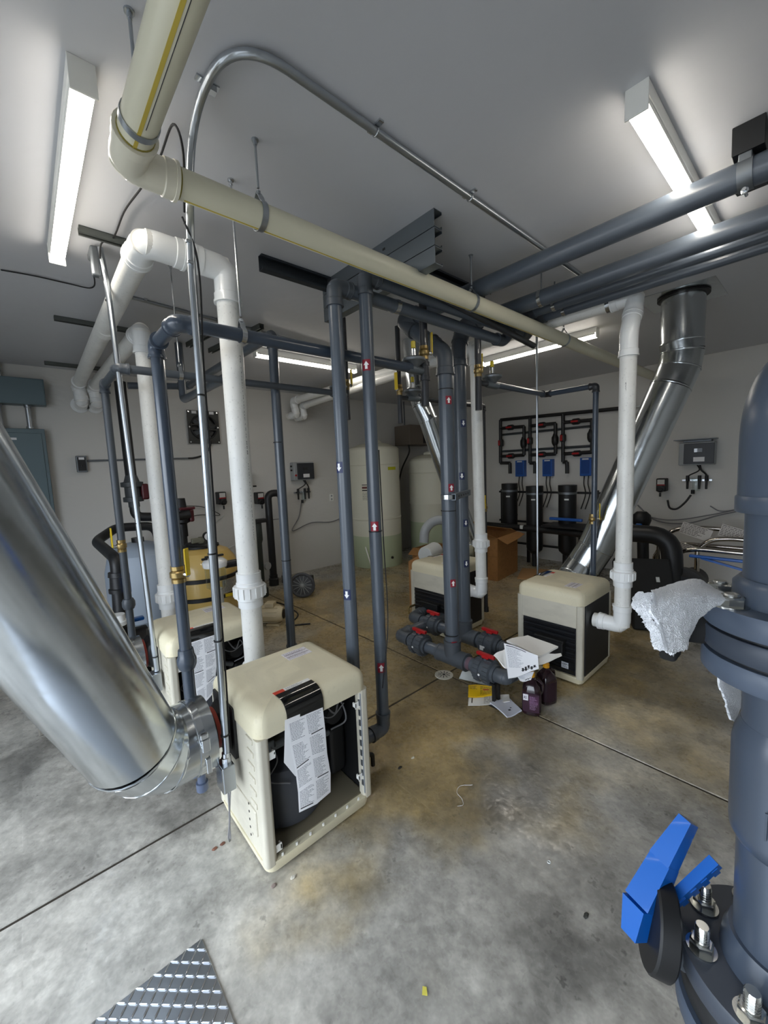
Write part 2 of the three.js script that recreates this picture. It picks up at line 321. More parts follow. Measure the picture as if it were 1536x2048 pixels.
function union(root, p, r, d = [0, 1, 0], m = M.whiteFit) {
  const u = collar(root, 'union', p, d, r * 1.18, r * 3.4, m, [[0, 1], [0.2, 1], [0.22, 1.06], [0.28, 1.06], [0.3, 1.28], [0.62, 1.28], [0.64, 1.06], [0.72, 1.06], [0.74, 1], [1, 1]]);
  const c = V(p), ribs = []; const D = V(d).clone().normalize(), q = new THREE.Quaternion().setFromUnitVectors(new THREE.Vector3(0, 1, 0), D);
  for (let i = 0; i < 16; i++) { const a = i / 16 * Math.PI * 2; ribs.push(box(0.006, r * 1.0, 0.006).applyMatrix4(new THREE.Matrix4().compose(new THREE.Vector3(Math.cos(a) * r * 1.51, -r * 0.14, Math.sin(a) * r * 1.51).applyQuaternion(q).add(c), q, new THREE.Vector3(1, 1, 1)))); }
  part('grip_ribs', ribs, m, u); return u;
}
const wp = { fit: M.whiteFit, seg: 28, k: 1.17, sock: 1.3, bend: 1.7 };
{
  const t = thing('vent_pipe', 'white plastic vent pipe rising behind the open heater nearest the camera', 'pipe', [0, 0, 0], 'white vent pipes');
  run(t, [[0.84, 0.42, -1.88], [0.84, 0.42, -2.05], [0.847, 2.605, -2.05], [0.497, 2.62, -2.05], [0.535, 2.62, -5.4], [0.555, 2.44, -5.4], [0.555, 2.44, -5.64]], 0.054, M.whitePvc, wp);
  union(t, [0.842, 0.992, -2.05], 0.054);
  collar(t, 'coupling', [0.52, 2.62, -3.35], [0, 0, 1], 0.061, 0.09, M.whitePvc);
  collar(t, 'wall_escutcheon', [0.555, 2.44, -5.63], [0, 0, 1], 0.085, 0.012, M.whiteFit);
  printStrip(t, [0.847, 2.2, -2.05], [0.845, 1.2, -2.05], 0.054, 0.35);
}
{
  const t = thing('vent_pipe', 'white plastic vent pipe rising behind the farther open heater on the left', 'pipe', [0, 0, 0], 'white vent pipes');
  run(t, [[0.70, 0.42, -2.94], [0.70, 0.42, -3.2], [0.703, 2.605, -3.2], [0.665, 2.605, -5.4], [0.69, 2.44, -5.4], [0.69, 2.44, -5.64]], 0.052, M.whitePvc, wp);
  union(t, [0.70, 0.745, -3.2], 0.052);
  collar(t, 'wall_escutcheon', [0.69, 2.44, -5.63], [0, 0, 1], 0.08, 0.012, M.whiteFit);
}
{
  const t = thing('vent_pipe', 'white plastic vent pipe at the right heater, red primer under its top elbow', 'pipe', [0, 0, 0], 'white vent pipes');
  run(t, [[2.97, 0.458, -1.1], [2.97, 0.458, -0.92], [2.975, 2.40, -0.92], [3.095, 2.652, -0.92], [3.095, 2.652, -5.4], [3.14, 2.46, -5.4], [3.14, 2.46, -5.64]], 0.049, M.whitePvc, wp);
  union(t, [2.97, 0.823, -0.92], 0.049);
  part('primer_stain', sweep([[3.028, 2.505, -0.92], [3.05, 2.55, -0.92]], 0.0496, 24, false), std({ color: '#8a1d22', roughness: 0.4 }), t, 'dark red primer band');
  printStrip(t, [2.975, 2.1, -0.92], [2.975, 0.75, -0.92], 0.049, -1.5);
  collar(t, 'clamp', [3.095, 2.652, -1.08], [0, 0, 1], 0.053, 0.03, M.zinc);
}
{
  const t = thing('vent_pipe', 'white plastic vent pipe at the middle heater, half behind the gray uprights', 'pipe', [0, 0, 0], 'white vent pipes');
  run(t, [[3.0, 0.44, -2.24], [3.0, 0.44, -2.08], [2.985, 2.59, -2.1], [3.24, 2.59, -5.4], [3.27, 2.44, -5.4], [3.27, 2.44, -5.64]], 0.048, M.whitePvc, wp);
  union(t, [3.0, 0.908, -2.08], 0.048);
}
// ---------- gray water pipes ----------
const gp = { fit: M.grayFit, seg: 24, k: 1.2, sock: 1.5, bend: 1.3 };
function stickers(t, x, z, r, list) { for (const [y, up, a] of list) flowSticker(t, [x, y, z], r, up, Math.atan2(-x, -z) + a); }
{
  const t = thing('water_pipe', 'gray water pipe with navy down arrows at the front heater', 'pipe', [0, 0, 0], 'gray water pipes');
  run(t, [[1.11, 0.42, -1.655], [1.21, 0.42, -1.655], [1.21, 2.485, -1.655], [2.70, 2.485, -1.655], [2.815, 2.66, -1.56], [2.815, 2.66, 2.58]], 0.034, M.grayPvc, gp);
  stickers(t, 1.21, -1.655, 0.034, [[1.616, false, -0.7], [0.963, false, -0.5]]);
  collar(t, 'clamp', [1.62, 2.485, -1.655], [1, 0, 0], 0.038, 0.03, M.zinc);
}
{
  const t = thing('water_pipe', 'gray water pipe with red up arrows at the front heater', 'pipe', [0, 0, 0], 'gray water pipes');
  run(t, [[1.11, 0.15, -1.62], [1.372, 0.15, -1.62], [1.37, 2.56, -1.615], [2.965, 2.56, -1.615], [2.965, 2.66, -1.56], [2.965, 2.66, 2.58]], 0.0335, M.grayPvc, gp);
  stickers(t, 1.37, -1.615, 0.0335, [[2.123, true, -0.3], [1.300, true, -0.1], [0.522, true, 0]]);
  tieBand(t, [1.37, 1.273, -1.615], 0.0335);
  part('cable', spline([[1.405, 1.7, -1.60], [1.412, 1.2, -1.60], [1.40, 0.75, -1.58], [1.30, 0.45, -1.53]], 0.003), M.wire, t);
}
{
  const t = thing('water_pipe', 'gray water pipe behind the first white vent pipe, at the far left heater', 'pipe', [0, 0, 0], 'gray water pipes');
  run(t, [[1.05, 0.2, -2.70], [1.40, 0.2, -2.70], [1.41, 2.57, -2.695], [1.42, 2.57, -4.7], [0.865, 2.52, -4.7]], 0.033, M.grayPvc, gp);
  for (const py of [885, 1120]) tieBand(t, [1.403, py === 885 ? 1.821 : 0.952, -2.698], 0.033);
}
single('water_pipe', 'gray water pipe almost hidden behind the front white vent pipe', 'pipe', tube([[1.05, 0.36, -2.75], [1.16, 0.36, -2.75], [1.165, 2.3, -2.75], [1.165, 2.3, -4.0], [1.165, 2.80, -4.0]], 0.033, 0.05), M.grayPvc, 'gray water pipes');
function ballValve(root, p, alongZ, r, hm = M.redHandle) {
  const v = new THREE.Group(); v.name = 'ball_valve'; v.position.set(...p); v.rotation.y = alongZ ? 0 : Math.PI / 2; root.add(v);
  part('body', turned([0, 0, -0.085], [0, 0, 1], [[0, r * 1.2], [0.03, r * 1.2], [0.034, r * 1.45], [0.136, r * 1.45], [0.14, r * 1.2], [0.17, r * 1.2]], 24), M.grayFit, v);
  for (const s of [-1, 1]) {
    const list = [turned([0, 0, s * 0.038 - 0.024], [0, 0, 1], [[0, r * 1.5], [0.004, r * 1.62], [0.044, r * 1.62], [0.048, r * 1.5]], 24)];
    for (let i = 0; i < 18; i++) { const a = i / 18 * Math.PI * 2; list.push(box(0.006, 0.006, 0.04).translate(Math.cos(a) * r * 1.63, Math.sin(a) * r * 1.63, s * 0.038)); }
    part('union_nut', list, M.grayFit, v);
  }
  part('stem', turned([0, r * 1.3, 0], [0, 1, 0], [[0, 0.016], [0.03, 0.016]], 14), M.grayFit, v);
  part('handle', [box(0.026, 0.024, 0.14, 0, r * 1.62 + 0.026, 0, 0.006), box(0.034, 0.018, 0.05, 0, r * 1.62 + 0.012, 0, 0.006)], hm, v, 'red lever handle');
  part('cap_dot', turned([-r * 1.66, 0, 0.0], [-1, 0, 0], [[0, 0.008], [0.002, 0.008]], 10), M.whiteFit, v, 'small white dot');
  return v;
}
function tee(root, p, r) {
  part('tee', [turned([p[0], p[1], p[2] - r * 2.6], [p[0], p[1], p[2] + 1], [[0, r * 1.26], [r * 0.35, r * 1.26], [r * 0.4, r * 1.2], [r * 4.8, r * 1.2], [r * 4.85, r * 1.26], [r * 5.2, r * 1.26]], 24), turned(p, [p[0], p[1] + 1, p[2]], [[0, r * 1.2], [r * 2.2, r * 1.2], [r * 2.25, r * 1.26], [r * 2.6, r * 1.26]], 24)], M.grayFit, root);
}
{
  const r = 0.051, x = 2.22, y = 0.205, z = -1.80;
  const t = thing('water_pipe', 'gray water pipe with red up arrows and valves, nearest of the centre pair', 'pipe', [0, 0, 0], 'gray water pipes');
  run(t, [[2.175, 2.662, 2.58], [2.175, 2.662, -2.15], [2.21, 2.36, z], [x, y, z]], r, M.grayPvc, gp);
  tee(t, [x, y, z], r);
  run(t, [[2.79, y, -2.36], [x, y, -2.36], [x, y, -1.365], [2.79, y, -1.365]], r * 0.86, M.grayPvc, gp);
  ballValve(t, [x, y, -2.13], true, r); ballValve(t, [x, y, -1.515], true, r);
  stickers(t, 2.21, z, r, [[2.043, true, 0.4], [1.452, true, 0.5], [0.776, true, 0.45], [0.318, true, 0.4]]);
  for (const yy of [2.121, 1.290, 0.383]) tieBand(t, [2.211, yy, z], r);
  collar(t, 'purple_primer', [x, y, -1.645], [0, 0, 1], r * 0.9, 0.03, std({ color: '#6a5560', roughness: 0.4 }));
}
{
  const r = 0.051, x = 2.58, y = 0.21, z = -1.96;
  const t = thing('water_pipe', 'gray water pipe with navy down arrows and valves, farther of the centre pair', 'pipe', [0, 0, 0], 'gray water pipes');
  run(t, [[2.63, 2.662, 2.58], [2.63, 2.662, -1.95], [2.575, 2.50, z], [x, y, z]], r, M.grayPvc, gp);
  tee(t, [x, y, z], r);
  run(t, [[2.79, y + 0.02, -2.56], [x, y, -2.56], [x, y, -1.50], [2.79, y, -1.50]], r * 0.86, M.grayPvc, gp);
  ballValve(t, [x, y, -2.30], true, r); ballValve(t, [x, y, -1.72], true, r);
  part('check_tag', box(0.001, 0.035, 0.032, x - r * 1.68, y - 0.01, -1.74), M.paper, t, 'small white tag');
  stickers(t, 2.575, z, r, [[1.923, false, 0.5], [1.520, false, 0.1], [1.149, false, 0.6], [0.823, false, 0.55]]);
}
{ // slotted strut tying the centre pair together
  const y = 1.390;
  const t = thing('strut_clamp', 'short slotted steel strut clamped across the two centre gray pipes', 'bracket', [2.19, y, -1.735], undefined, 0.41);
  part('channel', [box(0.46, 0.042, 0.003, 0.2, 0, 0.02), box(0.46, 0.003, 0.03, 0.2, 0.02, 0.006), box(0.46, 0.003, 0.03, 0.2, -0.02, 0.006)], M.stud, t);
  for (let i = 0; i < 5; i++) part('slot', box(0.022, 0.012, 0.001, 0.06 + i * 0.07, 0, 0.0222), M.black, t);
  part('pipe_clamp', new THREE.CylinderGeometry(0.0505, 0.0505, 0.03, 24, 1, true).translate(0.0, 0, -0.04), M.zinc, t);
}
{
  const t = thing('pipe_stand', 'short black strut stand under the valve manifold beside the papers', 'stand', [2.20, 0, -1.44]);
  for (const dx of [0, 0.05]) part('leg', box(0.02, 0.15, 0.02, dx, 0.075, 0), M.black, t);
  part('foot', box(0.14, 0.008, 0.10, 0.03, 0.004, 0, 0.002), M.black, t); part('saddle', box(0.10, 0.012, 0.05, 0.02, 0.152, 0, 0.002), M.black, t);
}
// ---------- gas lines ----------
function gasValve(root, p, r, handle, tall = true) {
  const v = collar(root, 'gas_valve', p, [0, 1, 0], r * 0.98, 0.08, M.brass, [[0, 1.15], [0.22, 1.15], [0.25, 1.0], [0.36, 1.35], [0.64, 1.35], [0.75, 1.0], [0.78, 1.15], [1, 1.15]]);
  const [hx, hz] = handle, P = V(p), n = new THREE.Vector3(hx, 0, hz).normalize();
  part('stem', turned(P, P.clone().add(n), [[0, 0.011], [r + 0.02, 0.011], [r + 0.021, 0.013], [r + 0.028, 0.013]], 12), M.zinc, v);
  const b = box(0.028, 0.13, 0.006, 0, 0.06, 0, 0.003).rotateY(Math.atan2(hx, hz)).translate(...P.clone().addScaledVector(n, r + 0.028).toArray());
  part('lever', b, M.yellowHandle, v, 'yellow dipped lever'); return v;
}
function regulator(root, p) {
  const g = new THREE.Group(); g.name = 'regulator'; g.position.set(...p); root.add(g);
  part('diaphragm_case', lathe([[0, -0.02], [0.03, -0.02], [0.05, 0.0], [0.068, 0.012], [0.07, 0.016], [0.07, 0.026], [0.066, 0.03], [0.03, 0.042], [0.018, 0.045], [0, 0.045]], 28), M.steelDark, g);
  part('body', [turned([-0.07, -0.035, 0], [1, -0.035, 0], [[0, 0.022], [0.02, 0.026], [0.12, 0.026], [0.14, 0.022]], 16), turned([0, -0.05, 0], [0, 1, 0], [[0, 0.02], [0.04, 0.03]], 16)], M.stud, g);
  part('spring_tower', lathe([[0, 0.045], [0.017, 0.045], [0.017, 0.085], [0.013, 0.09], [0, 0.09]], 18), M.zinc, g);
  part('vent_cap', lathe([[0, 0.09], [0.014, 0.09], [0.014, 0.128], [0.010, 0.132], [0, 0.132]], 18), std({ color: '#c9b324', roughness: 0.3 }), g, 'yellow cap'); return g;
}
const gk = { fit: M.darkPipe, k: 1.3, sock: 0.9, bend: 1.4, seg: 16 };
{
  const t = thing('gas_pipe', 'blue-black gas pipe dropping in front of the far left heater, yellow lever valve', 'pipe', [0, 0, 0], 'gas pipes');
  run(t, [[0.503, 0.18, -2.05], [0.503, 2.195, -2.05], [0.503, 2.195, -1.73], [1.80, 2.195, -1.73]], 0.0275, M.navyPipe, { ...gk, fit: M.navyPipe });
  gasValve(t, [0.503, 1.144, -2.05], 0.028, [0.55, 0.83]);
  collar(t, 'reducer', [0.503, 0.723, -2.05], [0, 1, 0], 0.034, 0.1, M.navyPipe, [[0, 1], [0.2, 1.25], [0.5, 1.3], [0.7, 1.1], [1, 1]]);
  regulator(t, [1.83, 2.225, -1.73]);
  run(t, [[1.925, 2.79, -1.73], [1.925, 1.98, -1.73]], 0.024, M.darkPipe);
  run(t, [[1.86, 2.19, -1.73], [1.925, 2.19, -1.73]], 0.02, M.darkPipe);
  gasValve(t, [1.925, 2.302, -1.73], 0.024, [0.9, 0.4]);
  collar(t, 'gas_tee', [1.925, 2.19, -1.73], [0, 1, 0], 0.03, 0.11, M.darkPipe, [[0, 1.1], [0.2, 1.1], [0.22, 1], [0.78, 1], [0.8, 1.1], [1, 1.1]]);
}
{
  const t = thing('gas_pipe', 'gray gas pipe with brass valve dropping left of the far left heater', 'pipe', [0, 0, 0], 'gas pipes');
  run(t, [[0.443, 0.2, -3.11], [0.443, 2.2, -3.11], [0.443, 2.2, -2.61], [1.87, 2.2, -2.61]], 0.0225, M.grayFit, { ...gk, fit: M.grayFit });
  gasValve(t, [0.44, 1.166, -3.11], 0.023, [-1, 0.1]);
  collar(t, 'union', [0.443, 0.771, -3.11], [0, 1, 0], 0.03, 0.07, M.grayFit, [[0, 1], [0.3, 1.3], [0.7, 1.3], [1, 1]]);
  regulator(t, [1.90, 2.225, -2.61]);
  run(t, [[1.98, 2.78, -2.61], [1.98, 2.0, -2.61]], 0.02, M.darkPipe);
  run(t, [[1.93, 2.19, -2.61], [1.98, 2.19, -2.61]], 0.018, M.darkPipe);
  gasValve(t, [1.98, 2.272, -2.61], 0.02, [1, 0.1]);
}
{
  const t = thing('gas_pipe', 'dark gas pipe with a bend below the strip light, dropping beside the slanted right duct', 'pipe', [0, 0, 0], 'gas pipes');
  run(t, [[2.62, 2.175, -1.68], [3.39, 2.175, -1.68], [3.39, 2.175, -1.27], [3.39, 0.2, -1.27]], 0.021, M.navyPipe, { ...gk, fit: M.darkPipe });
  gasValve(t, [3.39, 1.130, -1.28], 0.022, [0.5, 0.9]);
  regulator(t, [2.59, 2.205, -1.68]);
  run(t, [[2.42, 2.53, -1.68], [2.42, 1.98, -1.68]], 0.023, M.darkPipe); run(t, [[2.42, 2.17, -1.68], [2.55, 2.17, -1.68]], 0.019, M.darkPipe);
  gasValve(t, [2.42, 2.247, -1.68], 0.023, [1, -0.2]);
}
{
  const t = thing('gas_pipe', 'thin dark gas pipe ending in a drip leg right of the middle heater', 'pipe', [0, 0, 0], 'gas pipes');
  run(t, [[2.42, 2.16, -2.29], [3.375, 2.16, -2.29], [3.375, 0.12, -2.29]], 0.02, M.darkPipe, gk);
  gasValve(t, [3.375, 1.179, -2.29], 0.021, [-1, 0.6]);
  regulator(t, [2.40, 2.19, -2.29]);
  run(t, [[2.25, 2.68, -2.29], [2.25, 1.95, -2.29]], 0.019, M.darkPipe); run(t, [[2.25, 2.15, -2.29], [2.36, 2.15, -2.29]], 0.017, M.darkPipe);
  gasValve(t, [2.25, 2.205, -2.29], 0.02, [-1, 0.3]);
  collar(t, 'drip_cap', [3.375, 0.14, -2.29], [0, 1, 0], 0.027, 0.05, M.darkPipe);
}
single('gas_main', 'dark gas main running just below and behind the cream pipe', 'pipe', tube([[1.45, 2.60, -1.55], [2.95, 2.47, -1.55]], 0.021), M.darkPipe);
// ---------- conduits ----------
{
  const t = thing('conduit', 'shiny steel conduit rising from the front heater, swept along the ceiling', 'conduit', [0, 0, 0], 'steel conduits');
  part('tube', sweep(fillet([[0.505, 0.43, -1.60], [0.532, 2.45, -1.585], [0.54, 2.795, -1.50], [0.545, 2.795, -1.15], [2.83, 2.795, -1.16]], 0.30, 12), 0.0135, 12), M.emt, t);
  for (const [x, z] of [[1.06, -1.153], [1.62, -1.155]]) part('strap', [box(0.02, 0.006, 0.07, x, CEIL - 0.004, z), new THREE.TorusGeometry(0.016, 0.003, 6, 14, Math.PI).rotateZ(Math.PI).rotateY(Math.PI / 2).translate(x, 2.797, z)], M.zinc, t);
  part('strap', [box(0.07, 0.006, 0.02, 0.55, CEIL - 0.004, -1.36), box(0.02, 0.02, 0.02, 0.565, 2.80, -1.36)], M.zinc, t);
  for (const y of [2.36, 2.43]) part('coupling_screw', box(0.02, 0.012, 0.012, 0.523, y, -1.57, 0.003), M.zinc, t);
  for (const y of [2.5, 1.9, 1.3, 0.95, 0.55]) collar(t, 'cable_tie', [0.505 + 0.027 * (y - 0.43) / 2.02, y, -1.60 + 0.015 * (y - 0.43) / 2.02], [0, 1, 0], 0.0165, 0.006, M.black);
  const b = part('junction_box', box(0.05, 0.11, 0.075, 0.50, 0.375, -1.605, 0.004), M.emt, t); part('cover_plate', box(0.003, 0.105, 0.07, 0.4735, 0.375, -1.605), M.zinc, b);
  part('connector', turned([0.504, 0.425, -1.60], [0.504, 1, -1.60], [[0, 0.019], [0.03, 0.019], [0.032, 0.016], [0.05, 0.016]], 14), M.zinc, t);
  part('flex_wire', spline([[0.50, 0.325, -1.60], [0.49, 0.20, -1.58], [0.485, 0.10, -1.60], [0.50, 0.06, -1.63], [0.515, 0.14, -1.66], [0.53, 0.34, -1.64]], 0.0035), M.wireGray, t);
}
single('cable', 'thin black cable tied along the bright front conduit', 'cable', spline([[0.505, 2.50, -1.56], [0.545, 2.40, -1.57], [0.548, 2.0, -1.60], [0.545, 1.6, -1.605], [0.538, 1.2, -1.61], [0.535, 0.9, -1.61], [0.53, 0.6, -1.61]], 0.0038, 60), M.wire);
{
  const t = thing('conduit', 'shiny steel conduit standing left of the blue-black gas pipe', 'conduit', [0, 0, 0], 'steel conduits');
  part('tube', sweep(fillet([[0.478, 0.46, -2.63], [0.436, 2.60, -2.61], [0.420, 2.80, -2.60]], 0.1, 8), 0.014, 12), M.emt, t);
  const b = part('junction_box', box(0.05, 0.11, 0.075, 0.468, 0.40, -2.63, 0.004), M.emt, t); part('cover_plate', box(0.003, 0.105, 0.07, 0.4415, 0.40, -2.63), M.zinc, b);
  for (const y of [2.55, 1.75, 1.35, 0.55]) collar(t, 'cable_tie', [0.478 - 0.042 * (y - 0.46) / 2.14, y, -2.625], [0, 1, 0], 0.0165, 0.006, M.black);
  part('elbow_fitting', [box(0.04, 0.13, 0.04, 0.395, 2.72, -2.62, 0.012), box(0.04, 0.04, 0.12, 0.395, 2.785, -2.66, 0.012)], M.steelDark, t);
  part('flex_wire', spline([[0.47, 0.35, -2.63], [0.462, 0.22, -2.60], [0.47, 0.16, -2.64], [0.485, 0.3, -2.67], [0.495, 0.36, -2.66]], 0.0035), M.wireGray, t);
}
single('cable', 'black cable looping down from the ceiling between the two upright conduits', 'cable', spline([[0.515, 2.52, -1.565], [0.497, 2.66, -1.472], [0.501, 2.79, -1.558], [0.503, 2.792, -1.755], [0.486, 2.79, -1.949], [0.463, 2.8, -2.182], [0.452, 2.8, -2.488], [0.42, 2.80, -2.55], [0.41, 2.74, -2.59]], 0.004, 60), M.wire);
single('cable', 'thin gray wire stapled along the ceiling at the left edge', 'cable', spline([[0.028, 2.81, -3.215], [0.174, 2.805, -3.182], [0.337, 2.808, -3.195], [0.431, 2.79, -3.142], [0.385, 2.74, -2.66]], 0.004, 40), M.wire);
{
  const t = thing('conduit', 'thin steel conduit along the ceiling toward the far corner', 'conduit', [0, 0, 0], 'steel conduits');
  part('tube', sweep([[0.659, 2.803, -3.186], [1.434, 2.803, -3.292], [3.508, 2.803, -3.546]], 0.011, 10), M.emt, t);
  for (const p of [[0.742, 2.803, -3.194], [3.124, 2.803, -3.5]]) part('strap', box(0.02, 0.014, 0.05, p[0], 2.807, p[2]), M.zinc, t);
}
// ---------- struts and steel studs on the ceiling ----------
function strut(p, len, turn, label, h = 0.032) {
  const t = thing('strut_channel', label, 'channel', [p[0], CEIL, p[2]], 'ceiling strut channels', turn);
  part('web', box(len, 0.003, 0.041, 0, -0.0015, 0), M.strut, t);
  for (const s of [-1, 1]) { part('flange', box(len, h, 0.003, 0, -h / 2, s * 0.019), M.strut, t); part('lip', box(len, 0.003, 0.009, 0, -h + 0.0015, s * 0.015), M.strut, t); }
}
strut([0.60, 0, -2.48], 0.56, 0, 'dark strut channel over the nearer white vent pipe');
strut([0.57, 0, -3.88], 0.56, 0, 'dark strut channel across both white vent pipes, middle of three');
strut([0.57, 0, -5.36], 0.58, 0, 'dark strut channel close to the left wall above the vent elbows');
strut([1.30, 0, -3.55], 0.9, Math.PI / 2 + 0.12, 'bolted strut running away from view between white upright pipes', 0.041);
strut([1.52, 0, -3.62], 0.9, Math.PI / 2 + 0.12, 'bolted strut, right of its twin, behind the front white pipe', 0.041);
function stud(p, len, turn, h, w, label, rails = 1, mat = M.stud) {
  const t = thing('steel_stud', label, 'steel stud', [p[0], CEIL, p[2]], 'ceiling steel studs', turn);
  for (let i = 0; i < rails; i++) {
    const y = -i * h / rails, hh = h / rails - 0.004;
    part('stud', [box(len, hh, 0.003, 0, y - hh / 2, -w / 2), box(len, 0.003, w, 0, y - 0.0015, 0), box(len, 0.003, w, 0, y - hh + 0.0015, 0), box(len, 0.012, 0.003, 0, y - 0.007, w / 2), box(len, 0.012, 0.003, 0, y - hh + 0.007, w / 2)], mat, t);
    if (rails > 1) for (const x of [-0.12, -0.02]) part('knockout_mark', box(0.02, 0.012, 0.001, x, y - hh * 0.5, -w / 2 - 0.002), M.black, t);
  }
}
stud([1.60, 0, -1.80], 0.95, Math.PI / 2, 0.25, 0.055, 'stack of three light steel studs fixed to the ceiling above the gray pipes', 3);
const studDark = std({ color: '#3f454b', metalness: 0.6, roughness: 0.5 });
stud([1.60, 0, -2.20], 0.98, 0, 0.085, 0.04, 'dark steel stud on the ceiling left of the gray uprights', 1, studDark);
stud([2.30, 0, -1.72], 0.62, 0, 0.09, 0.05, 'dark steel stud on the ceiling right of the stacked studs', 1, studDark);
stud([2.72, 0, -1.95], 0.5, 0, 0.07, 0.05, 'short dark stud between the overhead gray pipes', 1, studDark);
{
  const p = [2.033, 2.6, -0.235];
  const t = thing('pipe_bracket', 'black angle bracket and clamp on the nearest overhead gray pipe', 'bracket', [2.175, 2.662, -0.32]);
  part('plate', new THREE.ExtrudeGeometry(new THREE.Shape([[-0.06, 0.151], [0.10, 0.151], [0.10, -0.02], [0.05, -0.03], [0.05, 0.052], [-0.05, 0.06]].map(([x, y]) => new THREE.Vector2(x, y))), { depth: 0.09, bevelSize: 0.002, bevelThickness: 0.002, bevelSegments: 1 }), M.black, t);
  part('clamp', turned([0, 0, 0.015], [0, 0, 1], [[0, 0.056], [0.045, 0.056]], 28), M.steelDark, t);
  part('clamp_tail', box(0.03, 0.06, 0.04, -0.03, 0.06, 0.037, 0.004), M.steelDark, t);
  part('bolt', turned([-0.03, -0.062, 0.037], [1, -0.062, 0.037], [[0, 0.006], [0.012, 0.006], [0.013, 0.012], [0.022, 0.012], [0.023, 0.006], [0.06, 0.006]], 12), M.zinc, t);
}
for (const [x, z, n] of [[2.63, -1.33, 'second'], [2.815, -1.33, 'third'], [2.965, -1.33, 'lowest']]) {
  const t = thing('pipe_hanger', 'steel clamp hanging the ' + n + ' overhead gray pipe beside the cream pipe', 'hanger', [x, n === 'second' ? 2.662 : 2.66, z], 'pipe hangers');
  part('clamp', turned([0, 0, -0.012], [0, 0, 1], [[0, n === 'second' ? 0.0535 : 0.0375], [0.024, n === 'second' ? 0.0535 : 0.0375]], 24), M.zinc, t);
  part('rod', sweep([[0, 0.04, 0], [0, 0.153, 0]], 0.005, 8), M.steelDark, t);
}

// ---------- pool heaters ----------
const warnTex = canvasTex(128, 96, (c, w, h) => { c.fillStyle = '#dcd9dd'; c.fillRect(0, 0, w, h); textLines(c, 6, 6, w - 12, h - 10, 12, '#8f8a96'); c.fillStyle = '#4a3040'; c.fillRect(4, 30, w - 8, 4); c.fillRect(4, 62, w - 8, 4); });
const stripTex = canvasTex(256, 48, (c, w, h) => { c.fillStyle = '#e8e8e4'; c.fillRect(0, 0, w, h); c.fillStyle = '#d0391c'; c.fillRect(0, 0, 72, h); c.fillStyle = '#a22'; c.fillRect(4, 8, 60, 4); textLines(c, 84, 8, 160, 36, 4, '#777'); });
const warnMat = std({ map: warnTex, roughness: 0.6 }), stripMat = std({ map: stripTex, roughness: 0.5 });
const lidGeo = (() => { const r = []; r.push([0.585, 0.2725, 0.25, 0.05], [0.636, 0.2725, 0.25, 0.05]); for (let i = 1; i <= 6; i++) { const a = i / 6 * Math.PI / 2, k = 0.052 * (1 - Math.cos(a)); r.push([0.636 + 0.052 * Math.sin(a), 0.2725 - k, 0.25 - k, Math.max(0.012, 0.05 - k * 0.7)]); } return loft(r, 6); })();
const postGeo = (sx, sz, w = 0.05) => loft([[0.05, w / 2, w / 2, 0.018], [0.588, w / 2, w / 2, 0.018]], 4).translate(sx * (0.2725 - w / 2), 0, sz * (0.25 - w / 2));
